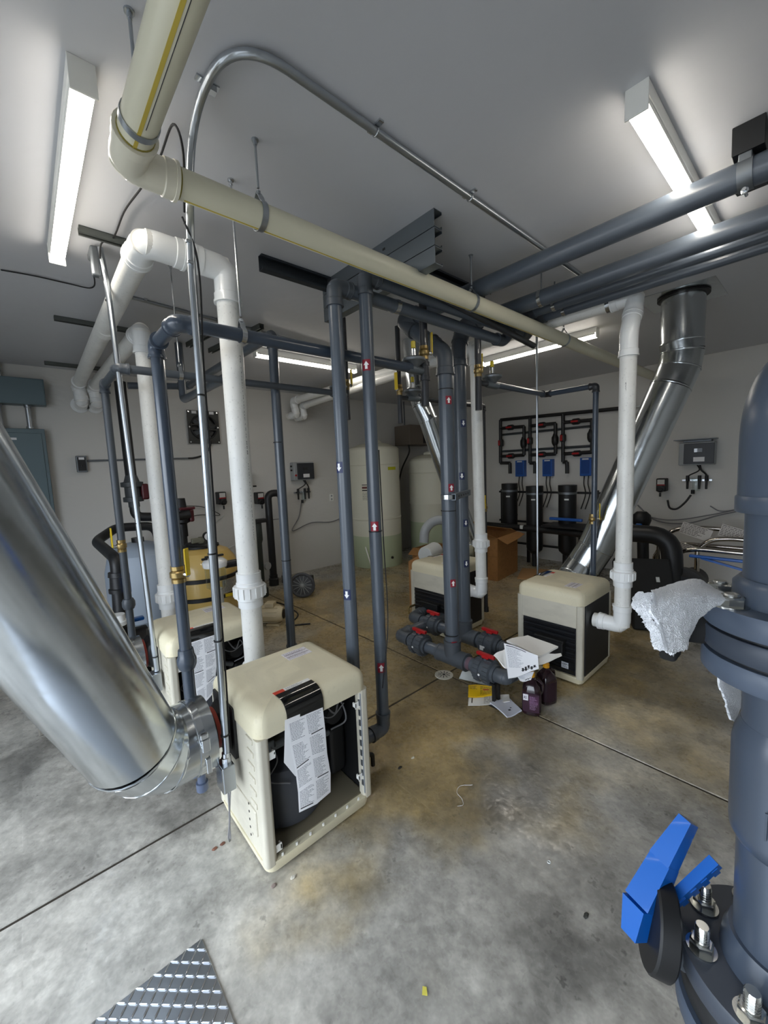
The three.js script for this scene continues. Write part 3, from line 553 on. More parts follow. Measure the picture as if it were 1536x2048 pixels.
function heater(cx, cz, turn, label, open) {
  const t = thing('pool_heater', label, 'heater', [cx, 0, cz], 'pool heaters', turn);
  part('base', [loft([[0.012, 0.262, 0.24, 0.04], [0.05, 0.2725, 0.25, 0.05], [0.062, 0.2725, 0.25, 0.05]], 5), ...[[-1, -1], [1, -1], [1, 1], [-1, 1]].map(([a, b]) => loft([[0, 0.04, 0.03, 0.012], [0.02, 0.045, 0.035, 0.012]], 3).translate(a * 0.2, 0, b * 0.19))], M.beige, t);
  const lid = part('lid', lidGeo, M.beige, t);
  // control bezel bent over the front edge of the lid
  const prof = [[0.690, 0.165]]; for (let i = 0; i <= 8; i++) { const a = i / 8 * Math.PI / 2; prof.push([0.636 + 0.0545 * Math.cos(a), 0.198 + 0.0545 * Math.sin(a)]); } prof.push([0.592, 0.2525]);
  part('control_panel', sheet(prof.map(([y, z]) => [-0.145, -0.105, -0.06, -0.015, 0.025].map((x) => [x, y, z])), 0.003), M.blackGloss, lid, 'glossy black control cover');
  part('display_edge', sweep([[-0.135, 0.676, 0.2355], [0.015, 0.676, 0.2355]], 0.0016, 6), M.zinc, lid);
  part('brand_label', box(0.17, 0.001, 0.026, -0.06, 0.6885, 0.148), stripMat, lid, 'red and white label strip');
  part('warning_label', box(0.13, 0.001, 0.085, 0.115, 0.6885, -0.12), warnMat, lid, 'pale warning label with dark bars');
  for (const sx of [-1, 1]) for (const sz of [-1, 1]) part('corner_post', postGeo(sx, sz), M.beigePanel, t);
  // flue side: beige panel with a bulge and pressed ribs
  const fl = part('flue_panel', [box(0.02, 0.535, 0.41, -0.257, 0.32, 0, 0.004), box(0.012, 0.11, 0.34, -0.268, 0.20, 0.01, 0.006)], M.beigePanel, t);
  const ribs = []; for (let i = 0; i < 6; i++) ribs.push(box(0.01, 0.022, 0.06, -0.268, 0.56 - i * 0.055, 0.165, 0.004)); part('rib', ribs, M.beigePanel, fl);
  for (let i = 0; i < 5; i++) part('slot', box(0.002, 0.008, 0.006, -0.2748, 0.26 - i * 0.035, 0.12), M.black, fl);
  // back: black panel
  part('back_panel', box(0.44, 0.52, 0.016, 0, 0.325, -0.243, 0.004), M.blackPanel, t);
  // water side: beige above, black louvres below
  const ws = part('water_panel', box(0.018, 0.165, 0.41, 0.262, 0.505, 0, 0.004), M.beigePanel, t);
  const lp = part('louvre_panel', box(0.012, 0.36, 0.41, 0.255, 0.245, 0, 0.003), M.blackPanel, t);
  for (let i = 0; i < 9; i++) part('louvre', box(0.012, 0.022, 0.39).rotateZ(-0.5).translate(0.264, 0.095 + i * 0.037, 0), M.blackPanel, lp);
  part('header_cover', [box(0.06, 0.11, 0.2, 0.285, 0.255, -0.03, 0.01), box(0.07, 0.02, 0.22, 0.29, 0.315, -0.03, 0.006)], M.black, t);
  if (open) {
    part('inner_wall', [box(0.47, 0.52, 0.006, 0, 0.325, -0.225), box(0.006, 0.52, 0.42, 0.243, 0.325, 0), box(0.006, 0.52, 0.42, -0.243, 0.325, 0)], M.black, t);
    part('floor_pan', box(0.47, 0.006, 0.44, 0, 0.065, 0.0), std({ color: '#6f6856', roughness: 0.7 }), t);
    part('combustion_drum', lathe([[0, 0.075], [0.15, 0.075], [0.172, 0.09], [0.178, 0.12], [0.178, 0.30], [0.165, 0.34], [0.13, 0.365], [0.07, 0.38], [0, 0.382]], 36).translate(-0.06, 0, 0.01), M.drum, t);
    part('blower', [turned([0.16, 0.45, -0.02], [0.16, 0.45, 1], [[0, 0.06], [0.01, 0.075], [0.08, 0.075], [0.09, 0.05], [0.15, 0.045]], 20), box(0.12, 0.09, 0.1, 0.12, 0.50, 0.02, 0.01)], M.rubber, t);
    part('gas_manifold', [box(0.14, 0.05, 0.06, -0.15, 0.47, 0.12, 0.006), sweep(fillet([[-0.16, 0.48, 0.15], [-0.02, 0.48, 0.15], [0.05, 0.40, 0.12], [0.13, 0.36, 0.1]], 0.05), 0.016, 10)], M.steelDark, t);
    part('header', [box(0.09, 0.24, 0.16, 0.19, 0.24, 0.02, 0.02), turned([0.15, 0.13, 0.03], [0.15, 1, 0.03], [[0, 0.04], [0.2, 0.04]], 18)], M.black, t);
    part('wiring', [spline([[0.1, 0.55, 0.1], [0.14, 0.48, 0.16], [0.18, 0.52, 0.14], [0.2, 0.42, 0.16], [0.14, 0.38, 0.12]], 0.004, 30, 6), spline([[0.0, 0.56, 0.1], [0.06, 0.50, 0.14], [0.12, 0.47, 0.16], [0.2, 0.5, 0.15]], 0.003, 30, 6), spline([[-0.2, 0.52, 0.12], [-0.16, 0.42, 0.17], [-0.2, 0.34, 0.16], [-0.12, 0.3, 0.19]], 0.003, 30, 6)], M.wireGray, t);
    for (const [x, y] of [[0.218, 0.52], [0.218, 0.16], [-0.212, 0.50], [-0.212, 0.10]]) part('panel_clip', [box(0.03, 0.032, 0.004, x, y, 0.236, 0.001), box(0.006, 0.02, 0.02, x - Math.sign(x) * 0.012, y, 0.228)], M.lensBody, t);
    part('front_rail', box(0.012, 0.50, 0.022, 0.232, 0.325, 0.236, 0.002), M.boxGray, t);
    for (let i = 0; i < 9; i++) part('rail_notch', box(0.004, 0.03, 0.012, 0.2245, 0.13 + i * 0.05, 0.238), M.steelDark, t);
    for (let i = 0; i < 7; i++) part('lip_tab', box(0.008, 0.012, 0.004, -0.2 + i * 0.065, 0.068, 0.243), M.lensBody, t);
  } else part('front_panel', box(0.44, 0.52, 0.016, 0, 0.325, 0.243, 0.004), M.blackPanel, t);
  return t;
}
function flue(t, fz, rr) {
  part('flue_plate', loft([[0, 0.115, 0.115, 0.012], [0.012, 0.115, 0.115, 0.012], [0.014, 0.085, 0.085, 0.012], [0.05, 0.08, 0.08, 0.07]], 5).rotateZ(Math.PI / 2).translate(-0.268, 0.52, fz), M.black, t);
  part('flue_adapter', turned([-0.31, 0.52, fz], [-1, 0.52, fz], [[0, 0.078], [0.02, 0.085], [0.06, rr * 0.93], [0.075, rr * 0.97]], 30), M.black, t);
  part('red_gasket', turned([-0.318, 0.52, fz], [-1, 0.52, fz], [[0, 0.086], [0.018, 0.09]], 30), M.flueRed, t, 'rust red gasket ring');
}
const h1 = heater(0.828, -1.65, 0, 'cream pool heater nearest the camera with its front panel off', true); flue(h1, -0.08, 0.14);
const h2 = heater(0.775, -2.69, 0, 'cream pool heater with its front panel off, behind the nearest one', true); flue(h2, -0.12, 0.12);
const h3 = heater(3.065, -1.36, Math.PI, 'closed cream and black pool heater on the right with papers against it', false); flue(h3, 0.10, 0.135);
const h4 = heater(3.05, -2.52, Math.PI, 'closed cream and black pool heater standing behind the two centre gray pipes', false); flue(h4, 0.0, 0.1);
part('marker_scribble', [spline([[-0.235, 0.662, 0.222], [-0.228, 0.668, 0.215], [-0.222, 0.662, 0.224], [-0.214, 0.67, 0.214]], 0.0018, 20, 5), spline([[-0.195, 0.675, 0.206], [-0.18, 0.678, 0.2], [-0.176, 0.672, 0.211], [-0.186, 0.67, 0.213], [-0.178, 0.68, 0.197]], 0.0018, 20, 5)], M.black, h1, 'black marker scribble');
part('marker_scribble', [spline([[-0.21, 0.66, 0.224], [-0.19, 0.664, 0.22], [-0.17, 0.663, 0.222]], 0.0018, 14, 5), spline([[-0.23, 0.662, 0.222], [-0.2, 0.675, 0.205], [-0.15, 0.684, 0.19]], 0.001, 14, 5)], M.black, h2, 'black marker scribble');
part('drain_cock', [tube([[0.27, 0.17, 0.16], [0.33, 0.17, 0.16], [0.352, 0.16, 0.16], [0.352, 0.10, 0.16]], 0.011, 0.02, 10), turned([0.30, 0.17, 0.16], [1, 0.17, 0.16], [[0, 0.018], [0.016, 0.018]], 6)], M.black, h1);
part('drain_cock', [tube([[0.27, 0.24, 0.2], [0.34, 0.24, 0.2], [0.36, 0.23, 0.2], [0.36, 0.17, 0.2]], 0.010, 0.02, 10)], M.brass, h4);
part('water_header', [sweep(fillet([[0.27, 0.40, -0.17], [0.36, 0.40, -0.17], [0.37, 0.30, -0.17], [0.37, 0.18, -0.17]], 0.07), 0.036, 16), turned([0.37, 0.24, -0.17], [0.37, 1, -0.17], [[0, 0.042], [0.05, 0.042]], 18)], M.grayFit, h1);
const plateLab = std({ map: canvasTex(64, 48, (c, w, h) => { c.fillStyle = '#cfd4dc'; c.fillRect(0, 0, w, h); textLines(c, 5, 5, 54, 40, 6, '#444a55'); }), roughness: 0.5 });
part('rating_label', box(0.001, 0.045, 0.05, 0.273, 0.13, -0.13), plateLab, h3, 'small pale rating label');
// instruction sheets hanging from the open heaters
const instr = (seed0) => canvasTex(256, 512, (c, w, h) => { c.fillStyle = '#e6e7ea'; c.fillRect(0, 0, w, h); for (let b = 0; b < 4; b++) { textLines(c, 12, 12 + b * 125, 108, 105, 15, '#7d8087'); textLines(c, 134, 12 + b * 125, 108, 105, 15, '#7d8087'); c.fillStyle = '#26282c'; c.fillRect(b % 2 ? 12 : 150, 118 + b * 125, 92, 6); } });
single('instruction_sheet', 'long printed instruction sheet hanging in the open front of the nearest heater', 'paper', sheet([
  [[0.682, 0.62, -1.396], [0.763, 0.614, -1.396], [0.848, 0.608, -1.396]], [[0.679, 0.532, -1.375], [0.759, 0.527, -1.372], [0.841, 0.524, -1.375]], [[0.685, 0.426, -1.36], [0.758, 0.444, -1.352], [0.834, 0.423, -1.36]], [[0.69, 0.33, -1.36], [0.761, 0.347, -1.345], [0.842, 0.332, -1.355]], [[0.691, 0.239, -1.365], [0.764, 0.24, -1.35], [0.84, 0.241, -1.36]]]), std({ map: instr(1), roughness: 0.7 }));
single('instruction_sheet', 'plain back sheet tucked behind the printed one on the nearest heater', 'paper', sheet([
  [[0.673, 0.63, -1.395], [0.74, 0.625, -1.395]], [[0.66, 0.536, -1.387], [0.728, 0.522, -1.387]], [[0.649, 0.471, -1.38], [0.72, 0.422, -1.378]], [[0.691, 0.391, -1.378], [0.724, 0.355, -1.376]]]), M.paper);
single('instruction_sheet', 'printed instruction sheet hanging in front of the farther open heater', 'paper', sheet([
  [[0.619, 0.647, -2.43], [0.694, 0.65, -2.43], [0.776, 0.652, -2.43]], [[0.618, 0.526, -2.415], [0.689, 0.526, -2.41], [0.759, 0.532, -2.41]], [[0.619, 0.397, -2.4], [0.68, 0.411, -2.395], [0.742, 0.441, -2.4]], [[0.628, 0.26, -2.395], [0.67, 0.287, -2.39], [0.718, 0.318, -2.395]]]), std({ map: instr(2), roughness: 0.7 }));
// ---------- steel flue ducts ----------
function bandRing(root, p, d, r, m = M.galv) { collar(root, 'seam_ring', p, d, r + 0.004, 0.012, m, [[0, 0.985], [0.3, 1], [0.7, 1], [1, 0.985]]); }
function duct(t, pts, r, gores) {
  for (let i = 0; i < pts.length - 1; i++) {
    const g = gores.includes(i), A = V(pts[i]), B = V(pts[i + 1]);
    part(g ? 'elbow_gore' : 'straight_section', sweep([A, B], [r, r * (g ? 0.995 : 1)], 40, false), M.galv, t);
    if (i) { const d = B.clone().sub(A).normalize().add(A.clone().sub(V(pts[i - 1])).normalize()); bandRing(t, pts[i], d.toArray(), r); }
  }
}
{
  const t = thing('flue_duct', 'large galvanized duct slanting up from the nearest heater past the left edge', 'duct', [0, 0, 0], 'galvanized flue ducts');
  duct(t, [[0.475, 0.52, -1.73], [0.40, 0.52, -1.73], [0.315, 0.525, -1.72], [0.245, 0.575, -1.69], [0.195, 0.66, -1.635], [-0.555, 2.81, -0.885]], 0.15, [1, 2, 3]);
  part('long_seam', sweep([[0.245, 0.70, -1.52], [0.0, 1.41, -1.255]], 0.003, 6), M.galv, t);
  part('clamp_band', turned([0.432, 0.52, -1.73], [-1, 0.52, -1.73], [[0, 0.153], [0.025, 0.154]], 40), M.foil, t);
  part('clamp_buckle', [box(0.03, 0.05, 0.012, 0.425, 0.56, -1.573, 0.003), box(0.03, 0.02, 0.02, 0.42, 0.60, -1.575, 0.004), box(0.02, 0.06, 0.008, 0.43, 0.47, -1.575, 0.003)], M.foil, t);
  part('drain_plug', turned([0.43, 0.375, -1.70], [0.43, -1, -1.70], [[0, 0.016], [0.045, 0.017], [0.047, 0.024], [0.08, 0.024], [0.085, 0.02]], 16), std({ color: '#56627a', roughness: 0.4 }), t, 'blue-gray plug under the duct');
  for (const [x, y, z] of [[0.335, 0.60, -1.592], [0.30, 0.50, -1.574], [0.36, 0.54, -1.578]]) part('screw', turned([x, y, z], [x + 0.1, y + 0.1, z + 1], [[0, 0.006], [0.004, 0.006], [0.006, 0.003]], 8), M.zinc, t);
  part('ceiling_plate', box(0.46, 0.004, 0.46, -0.555, CEIL - 0.003, -0.885), M.galv, t);
}
{
  const t = thing('flue_duct', 'galvanized duct from the ceiling plate slanting down behind the right heater', 'duct', [0, 0, 0], 'galvanized flue ducts');
  duct(t, [[3.86, 2.81, -0.83], [3.86, 2.47, -0.83], [3.865, 2.40, -0.825], [3.86, 2.28, -0.84], [3.81, 2.14, -0.88], [3.57, 0.86, -1.32], [3.53, 0.70, -1.40], [3.46, 0.60, -1.45], [3.39, 0.53, -1.46]], 0.14, [1, 2, 3, 6, 7]);
  part('ceiling_plate', box(0.48, 0.004, 0.48, 3.88, CEIL - 0.003, -0.845), M.galv, t);
  part('storm_collar', turned([3.86, 2.808, -0.83], [3.86, 0, -0.83], [[0, 0.165], [0.012, 0.165]], 36), M.black, t);
  part('inspection_label', box(0.022, 0.018, 0.001).lookAt(new THREE.Vector3(-0.85, 0.15, 0.3)).translate(3.60, 1.62, -0.985), M.paper, t, 'tiny white label');
}
{
  const t = thing('flue_duct', 'narrow galvanized flue slanting down behind the centre gray pipes', 'duct', [0, 0, 0], 'galvanized flue ducts');
  duct(t, [[2.90, 2.81, -2.76], [2.90, 2.36, -2.72], [2.92, 2.20, -2.68], [2.97, 2.05, -2.64], [3.38, 0.82, -2.47], [3.44, 0.62, -2.50], [3.385, 0.53, -2.52]], 0.09, [1, 2, 4, 5]);
}
{
  const t = thing('flue_duct', 'short shiny duct collar on the flue of the farther open heater', 'duct', [0, 0, 0], 'galvanized flue ducts');
  duct(t, [[0.44, 0.52, -2.81], [0.36, 0.52, -2.81], [0.28, 0.55, -2.80], [0.23, 0.64, -2.76], [-0.52, 2.81, -2.35]], 0.115, [0, 1, 2]);
  part('clamp_band', turned([0.40, 0.52, -2.81], [-1, 0.52, -2.81], [[0, 0.119], [0.03, 0.12]], 32), M.foil, t);
}

// ---------- left wall ----------
{
  const t = thing('electrical_panel', 'tall gray-green electrical panel on the left wall behind the big duct', 'panel', [-0.11, 0, WZ + 0.022]);
  part('cabinet', box(0.66, 1.55, 0.12, 0, 1.38, 0.06, 0.006), M.panelGray, t); part('door', box(0.60, 1.46, 0.012, 0, 1.38, 0.125, 0.004), M.panelGray, t);
  part('name_tag', box(0.09, 0.022, 0.002, 0.06, 2.05, 0.132), M.paper, t, 'small white tag'); part('latch', box(0.03, 0.08, 0.014, -0.24, 1.4, 0.136, 0.004), M.steelDark, t);
}
{
  const t = thing('wireway', 'shorter gray-green wiring trough above the electrical panel', 'box', [-0.13, 0, WZ + 0.022]);
  part('trough', box(0.78, 0.26, 0.15, 0, 2.525, 0.075, 0.005), M.panelGray, t); part('cover', box(0.76, 0.24, 0.006, 0, 2.525, 0.152, 0.002), M.panelGray, t);
  for (const x of [-0.1, 0.02, 0.24]) part('nipple', [turned([x, 2.16, 0.07], [x, 3, 0.07], [[0, 0.03], [0.02, 0.03], [0.022, 0.022], [0.21, 0.022], [0.212, 0.03], [0.235, 0.03]], 14)], M.emt, t);
  for (const x of [-0.04, 0.06]) part('riser', turned([x, 2.655, 0.07], [x, 3, 0.07], [[0, 0.024], [0.02, 0.024], [0.022, 0.017], [0.16, 0.017]], 12), M.emt, t);
}
{
  const t = thing('disconnect_switch', 'small dark switch box alone on the left wall with a conduit going right', 'switch', [0.505, 1.79, WZ]);
  part('box', box(0.095, 0.18, 0.07, 0, 0, 0.035, 0.006), M.steelDark, t); part('faceplate', box(0.075, 0.15, 0.004, 0, 0, 0.072, 0.002), M.black, t); part('tag', box(0.05, 0.025, 0.002, 0, 0.06, 0.0745), M.paper, t); part('toggle', box(0.016, 0.03, 0.016, 0, -0.02, 0.08, 0.003), M.black, t);
  part('wall_conduit', sweep([[0.05, 0.035, 0.025], [1.12, 0.05, 0.025]], 0.011, 10), M.steelDark, t);
  part('flexible_whip', spline([[1.12, 0.05, 0.025], [1.2, 0.055, 0.03], [1.33, 0.1, 0.05], [1.40, 0.2, 0.05], [1.42, 0.28, 0.05]], 0.012), M.black, t);
}
{
  const t = thing('exhaust_fan', 'square black exhaust fan high on the left wall', 'fan', [1.855, 2.245, WZ]);
  const sh = new THREE.Shape(); sh.moveTo(-0.2, -0.215); sh.lineTo(0.2, -0.215); sh.lineTo(0.2, 0.215); sh.lineTo(-0.2, 0.215); sh.closePath(); const h = new THREE.Path(); h.absarc(0, 0, 0.16, 0, Math.PI * 2, true); sh.holes.push(h);
  part('plate', new THREE.ExtrudeGeometry(sh, { depth: 0.006, bevelEnabled: false }).translate(0, 0, 0.03), std({ color: '#3a3b3a', metalness: 0.5, roughness: 0.5 }), t);
  part('backing', box(0.38, 0.41, 0.004, 0, 0, 0.004), M.black, t); part('shroud', new THREE.TorusGeometry(0.162, 0.012, 8, 32).translate(0, 0, 0.04), M.black, t);
  for (let i = 0; i < 5; i++) part('blade', box(0.13, 0.07, 0.004).rotateX(0.5).translate(0.085, 0, 0).rotateZ(i * Math.PI * 0.4).translate(0, 0, 0.02), M.steelDark, t);
  part('motor', turned([0, 0, 0.01], [0, 0, 1], [[0, 0.05], [0.09, 0.05], [0.1, 0.04]], 20), M.black, t); part('motor_bar', [box(0.34, 0.02, 0.01, 0, 0.03, 0.05), box(0.34, 0.02, 0.01, 0, -0.03, 0.05)], M.black, t);
  for (const sx of [-1, 1]) { for (const sy of [-1, 0, 1]) part('bolt', turned([sx * 0.18, sy * 0.195, 0.034], [sx * 0.18, sy * 0.195, 1], [[0, 0.01], [0.008, 0.01]], 6), M.zinc, t); part('label', box(0.06, 0.035, 0.001, sx * 0.11, 0.19, 0.0375), M.paper, t); }
}
function dosingPump(x, y, z, turn, label) {
  const t = thing('dosing_pump', label, 'pump', [x, y, z], 'dosing pumps', turn);
  part('body', box(0.11, 0.17, 0.12, 0, 0, 0.06, 0.012), M.black, t); part('face', box(0.08, 0.06, 0.004, 0, 0.04, 0.122, 0.002), std({ color: '#c9c7c2', roughness: 0.5 }), t, 'pale display');
  part('accent', box(0.09, 0.012, 0.006, 0, 0.0, 0.122, 0.002), M.redHandle, t); part('pump_head', turned([0, -0.05, 0.12], [0, -0.05, 1], [[0, 0.045], [0.03, 0.045], [0.035, 0.025], [0.05, 0.025]], 18), M.black, t);
  part('fitting', turned([0, -0.1, 0.14], [0, -1, 0.14], [[0, 0.012], [0.05, 0.012]], 10), M.blackPvc, t);
}
dosingPump([1.991, 1.294, -5.6][0], [1.991, 1.294, -5.6][1], WZ, 0, 'small black dosing pump on the left wall, left of the front white pipe');
dosingPump([2.537, 1.251, -5.6][0], [2.537, 1.251, -5.6][1], WZ, 0, 'small black dosing pump on the left wall between the white pipe and black U pipe');
function controller(pos, turn, label, flowLabel, red) {
  const t = thing('chemical_controller', label, 'controller', pos, 'chemical controllers', turn);
  part('case', box(0.36, 0.28, 0.12, 0, 0, 0.06, 0.012), M.plasticGray, t);
  const d = part('door', box(0.30, 0.25, 0.012, 0.025, 0, 0.126, 0.006), std({ color: '#303338', roughness: 0.4 }), t); part('screen', box(0.08, 0.045, 0.003, 0.02, 0.04, 0.1335), M.blackGloss, d); part('sticker', box(0.11, 0.055, 0.002, 0.03, -0.07, 0.133), M.paper, d);
  if (red) { part('lamp', turned([-0.15, -0.06, 0.115], [-0.15, -0.06, 1], [[0, 0.016], [0.02, 0.014]], 14), M.redHandle, t); for (const y of [0.08, 0.02]) part('knob', turned([-0.18, y, 0.06], [-1, y, 0.06], [[0, 0.014], [0.02, 0.012]], 12), M.black, t); }
  else part('hood', [box(0.42, 0.012, 0.16, -0.02, 0.175, 0.08, 0.003), box(0.28, 0.024, 0.1, 0, 0.155, 0.06, 0.004)], M.steelDark, t);
  const f = thing('flow_cell', flowLabel, 'sensor', pos, 'sensor flow cells', turn);
  part('bracket', box(0.30, 0.02, 0.02, 0, -0.33, 0.02), M.zinc, f); part('chamber', turned([0, -0.46, 0.06], [0, 1, 0.06], [[0, 0.04], [0.11, 0.04], [0.112, 0.05], [0.15, 0.05]], 18), M.clear, f);
  for (const x of [-0.09, 0.03, 0.1]) { part('probe', turned([x, -0.44, 0.05], [x, 1, 0.05], [[0, 0.012], [0.10, 0.014], [0.102, 0.02], [0.17, 0.018]], 12), M.black, f); }
  part('probe_cap', turned([-0.03, -0.50, 0.06], [-0.03, 1, 0.06], [[0, 0.02], [0.05, 0.02]], 12), M.black, f);
  part('cable', [spline([[0, -0.13, 0.06], [0.03, -0.2, 0.08], [-0.06, -0.26, 0.07], [-0.09, -0.28, 0.05]], 0.008, 24), spline([[0.03, -0.13, 0.06], [0.05, -0.2, 0.09], [0.09, -0.25, 0.07], [0.1, -0.28, 0.05]], 0.01, 24)], M.black, f);
}
controller([3.28, 1.615, WZ], 0, 'gray chemical controller with red lamp on the left wall', 'cluster of sensor probes below the controller on the left wall', true);
controller([WX, 1.63, -1.14], -Math.PI / 2, 'gray chemical controller under a small hood on the right wall', 'clear flow cell with black probes below the right wall controller', false);
dosingPump(WX, [6.2, 1.243, -1.498][1], [6.2, 1.243, -1.498][2], -Math.PI / 2, 'black dosing pump with white label on the right wall beside the slanted duct');
{
  const t = thing('riser_pipes', 'pair of tall black pipes joined in a U, standing by the left wall', 'pipe', [2.62, 0, -5.3]);
  part('pipe', tube([[-0.08, 0.02, 0], [-0.08, 1.32, 0], [0.12, 1.32, 0], [0.12, 0.02, 0.02]], 0.05, 0.09, 18), M.blackPvc, t);
  for (const x of [-0.08, 0.12]) part('foot_coupling', turned([x, 0, 0], [x, 1, 0], [[0, 0.068], [0.1, 0.068], [0.11, 0.058], [0.15, 0.058]], 18), M.blackPvc, t);
  part('tie', box(0.12, 0.01, 0.01, 0.02, 0.95, 0.04), M.zinc, t);
}
single('bottle', 'clear pale blue bottle standing on the ledge behind the front white pipe', 'bottle', lathe([[0, 0], [0.05, 0], [0.055, 0.01], [0.055, 0.14], [0.03, 0.17], [0.02, 0.18], [0.02, 0.2], [0, 0.2]], 20).translate(2.36, 1.44, -5.52), std({ color: '#8fc3d6', roughness: 0.1, transmission: 0.6, thickness: 0 }));
single('wall_ledge', 'small black shelf holding the blue bottle on the left wall', 'shelf', box(0.2, 0.02, 0.18, 2.36, 1.43, -5.55, 0.004), M.black);
{ const t = thing('outlet', 'white outlet plate on the left wall beside the poly tank', 'outlet', [3.843, 1.156, -5.635]); part('plate', box(0.075, 0.12, 0.008, 0, 0, 0, 0.003), M.lensBody, t); for (const s of [-1, 1]) part('socket', box(0.03, 0.03, 0.004, 0, s * 0.028, 0.005, 0.002), M.plasticGray, t); }
single('hose', 'thin gray tube drooping along the left wall below the controller', 'hose', spline([[3.25, 1.15, -5.60], [3.18, 0.9, -5.6], [3.05, 0.7, -5.6], [3.4, 0.78, -5.61], [3.8, 0.75, -5.61], [4.1, 0.82, -5.61]], 0.008, 60), M.wireGray);
single('hose', 'thin gray tube curving under the left dosing pump', 'hose', spline([[2.02, 1.056, -5.6], [1.784, 0.877, -5.6], [1.702, 0.684, -5.6], [1.856, 0.556, -5.6], [2.138, 0.615, -5.6]], 0.007, 40), M.hose);
single('hose', 'thin wire strung along the left wall to the dosing pump', 'wire', spline([[1.503, 1.228, -5.61], [1.749, 1.192, -5.61], [1.969, 1.061, -5.61], [1.708, 1.089, -5.61], [1.52, 1.069, -5.61]], 0.005, 40), M.wire);

// ---------- filters and pumps on the left ----------
{
  const t = thing('sand_filter', 'yellow fibreglass filter tank with black clamp bands behind the far left heater', 'filter tank', [1.26, 0, -4.2]);
  part('tank', lathe([[0, 0.12], [0.2, 0.14], [0.30, 0.22], [0.335, 0.34], [0.335, 0.68], [0.31, 0.78], [0.25, 0.86], [0.16, 0.90], [0, 0.91]], 40), M.filterYellow, t);
  for (const y of [0.62, 0.44]) part('band', turned([0, y - 0.02, 0], [0, 1, 0], [[0, 0.338], [0.004, 0.345], [0.036, 0.345], [0.04, 0.338]], 40), M.black, t);
  part('label', new THREE.CylinderGeometry(0.337, 0.337, 0.13, 20, 1, true, 0.2, 1.1).translate(0, 0.53, 0), std({ map: canvasTex(256, 96, (c, w, h) => { c.fillStyle = '#a9a69a'; c.fillRect(0, 0, w, h); textLines(c, 10, 8, 100, 80, 9, '#5d5c58'); textLines(c, 130, 8, 110, 80, 9, '#5d5c58'); }), roughness: 0.5 }), t);
  part('yellow_tag', box(0.09, 0.03, 0.004, 0.13, 0.445, 0.335), std({ color: '#cfae20', roughness: 0.5 }), t);
  part('lid', turned([0, 0.90, 0], [0, 2, 0], [[0, 0.17], [0.02, 0.17], [0.025, 0.15], [0.04, 0.14]], 28), M.black, t);
  const g = part('gauge', turned([0.06, 1.0, 0.02], [0.06, 1.0, 1], [[0, 0.045], [0.04, 0.045]], 20), M.black, t); part('dial', turned([0.06, 1.0, 0.061], [0.06, 1.0, 1], [[0, 0.037], [0.002, 0.037]], 20), M.paper, g);
  part('gauge_valve', [box(0.12, 0.05, 0.05, -0.03, 0.97, 0.02, 0.01), turned([0, 0.93, 0.02], [0, 2, 0.02], [[0, 0.03], [0.07, 0.025]], 14)], std({ color: '#6f6d5c', roughness: 0.5 }), t);
  part('stand', lathe([[0.22, 0], [0.24, 0], [0.22, 0.14], [0.20, 0.14]], 30), M.black, t);
}
{
  const t = thing('round_tank', 'pale blue-gray round tank against the left wall below the check valve', 'tank', [0.86, 0, -5.0]);
  part('tank', lathe([[0, 0.0], [0.24, 0.02], [0.31, 0.1], [0.33, 0.3], [0.33, 0.62], [0.29, 0.80], [0.2, 0.89], [0.1, 0.92], [0, 0.925]], 40), M.paleTank, t); part('port', turned([0, 0.92, 0], [0, 2, 0], [[0, 0.06], [0.05, 0.06]], 20), M.blackPvc, t);
}
{
  const t = thing('filter_piping', 'black pipe loop with blue valve at the left wall, leading to the pumps', 'pipe');
  part('pipe', tube([[0.98, 0.90, -4.55], [0.95, 1.12, -4.6], [0.62, 1.14, -4.6], [0.423, 1.068, -4.3], [0.471, 0.995, -3.65], [0.446, 0.455, -3.65]], 0.042, 0.09, 18), M.blackPvc, t);
  const v = part('valve', turned([0.459, 0.733, -3.65], [0.469, 0.909, -3.65], [[0, 0.06], [0.03, 0.062], [0.035, 0.052], [0.12, 0.052], [0.125, 0.062], [0.16, 0.06]], 20), M.blackPvc, t); const vp = [0.483, 0.814, -3.61]; part('blue_actuator', box(0.045, 0.16, 0.06, vp[0] + 0.03, vp[1] + 0.0, vp[2] + 0.03, 0.01), M.blueHandle, v, 'blue valve handle'); part('red_dot', box(0.002, 0.02, 0.03, vp[0] + 0.03, vp[1] + 0.02, vp[2] + 0.0615), M.redHandle, v);
  part('gauge_lever', box(0.006, 0.12, 0.02, [0.533, 1.065, -4.3][0], [0.533, 1.065, -4.3][1], -4.3, 0.002), M.yellowHandle, t, 'yellow lever');
}
{
  const t = thing('check_valve', 'black and gray check valve with red cover on the left wall pipe', 'valve', [0.81, 0, -4.7]);
  part('body', turned([0, 1.32, 0], [0, 3, 0], [[0, 0.05], [0.05, 0.05], [0.055, 0.09], [0.10, 0.09], [0.105, 0.07], [0.20, 0.07], [0.205, 0.1], [0.25, 0.1], [0.255, 0.07], [0.32, 0.05]], 22), std({ color: '#3b3f42', roughness: 0.5 }), t);
  part('cover', box(0.07, 0.16, 0.1, 0.10, 1.47, 0.02, 0.02), M.maroon, t); part('elbow', tube([[0, 1.36, 0], [0, 1.22, 0], [0.35, 1.18, 0.05], [0.50, 1.20, 0.06]], 0.045, 0.08, 16), M.blackPvc, t);
  part('riser', tube([[0.0, 1.60, 0], [-0.01, 2.55, 0]], 0.05), M.blackPvc, t);
}
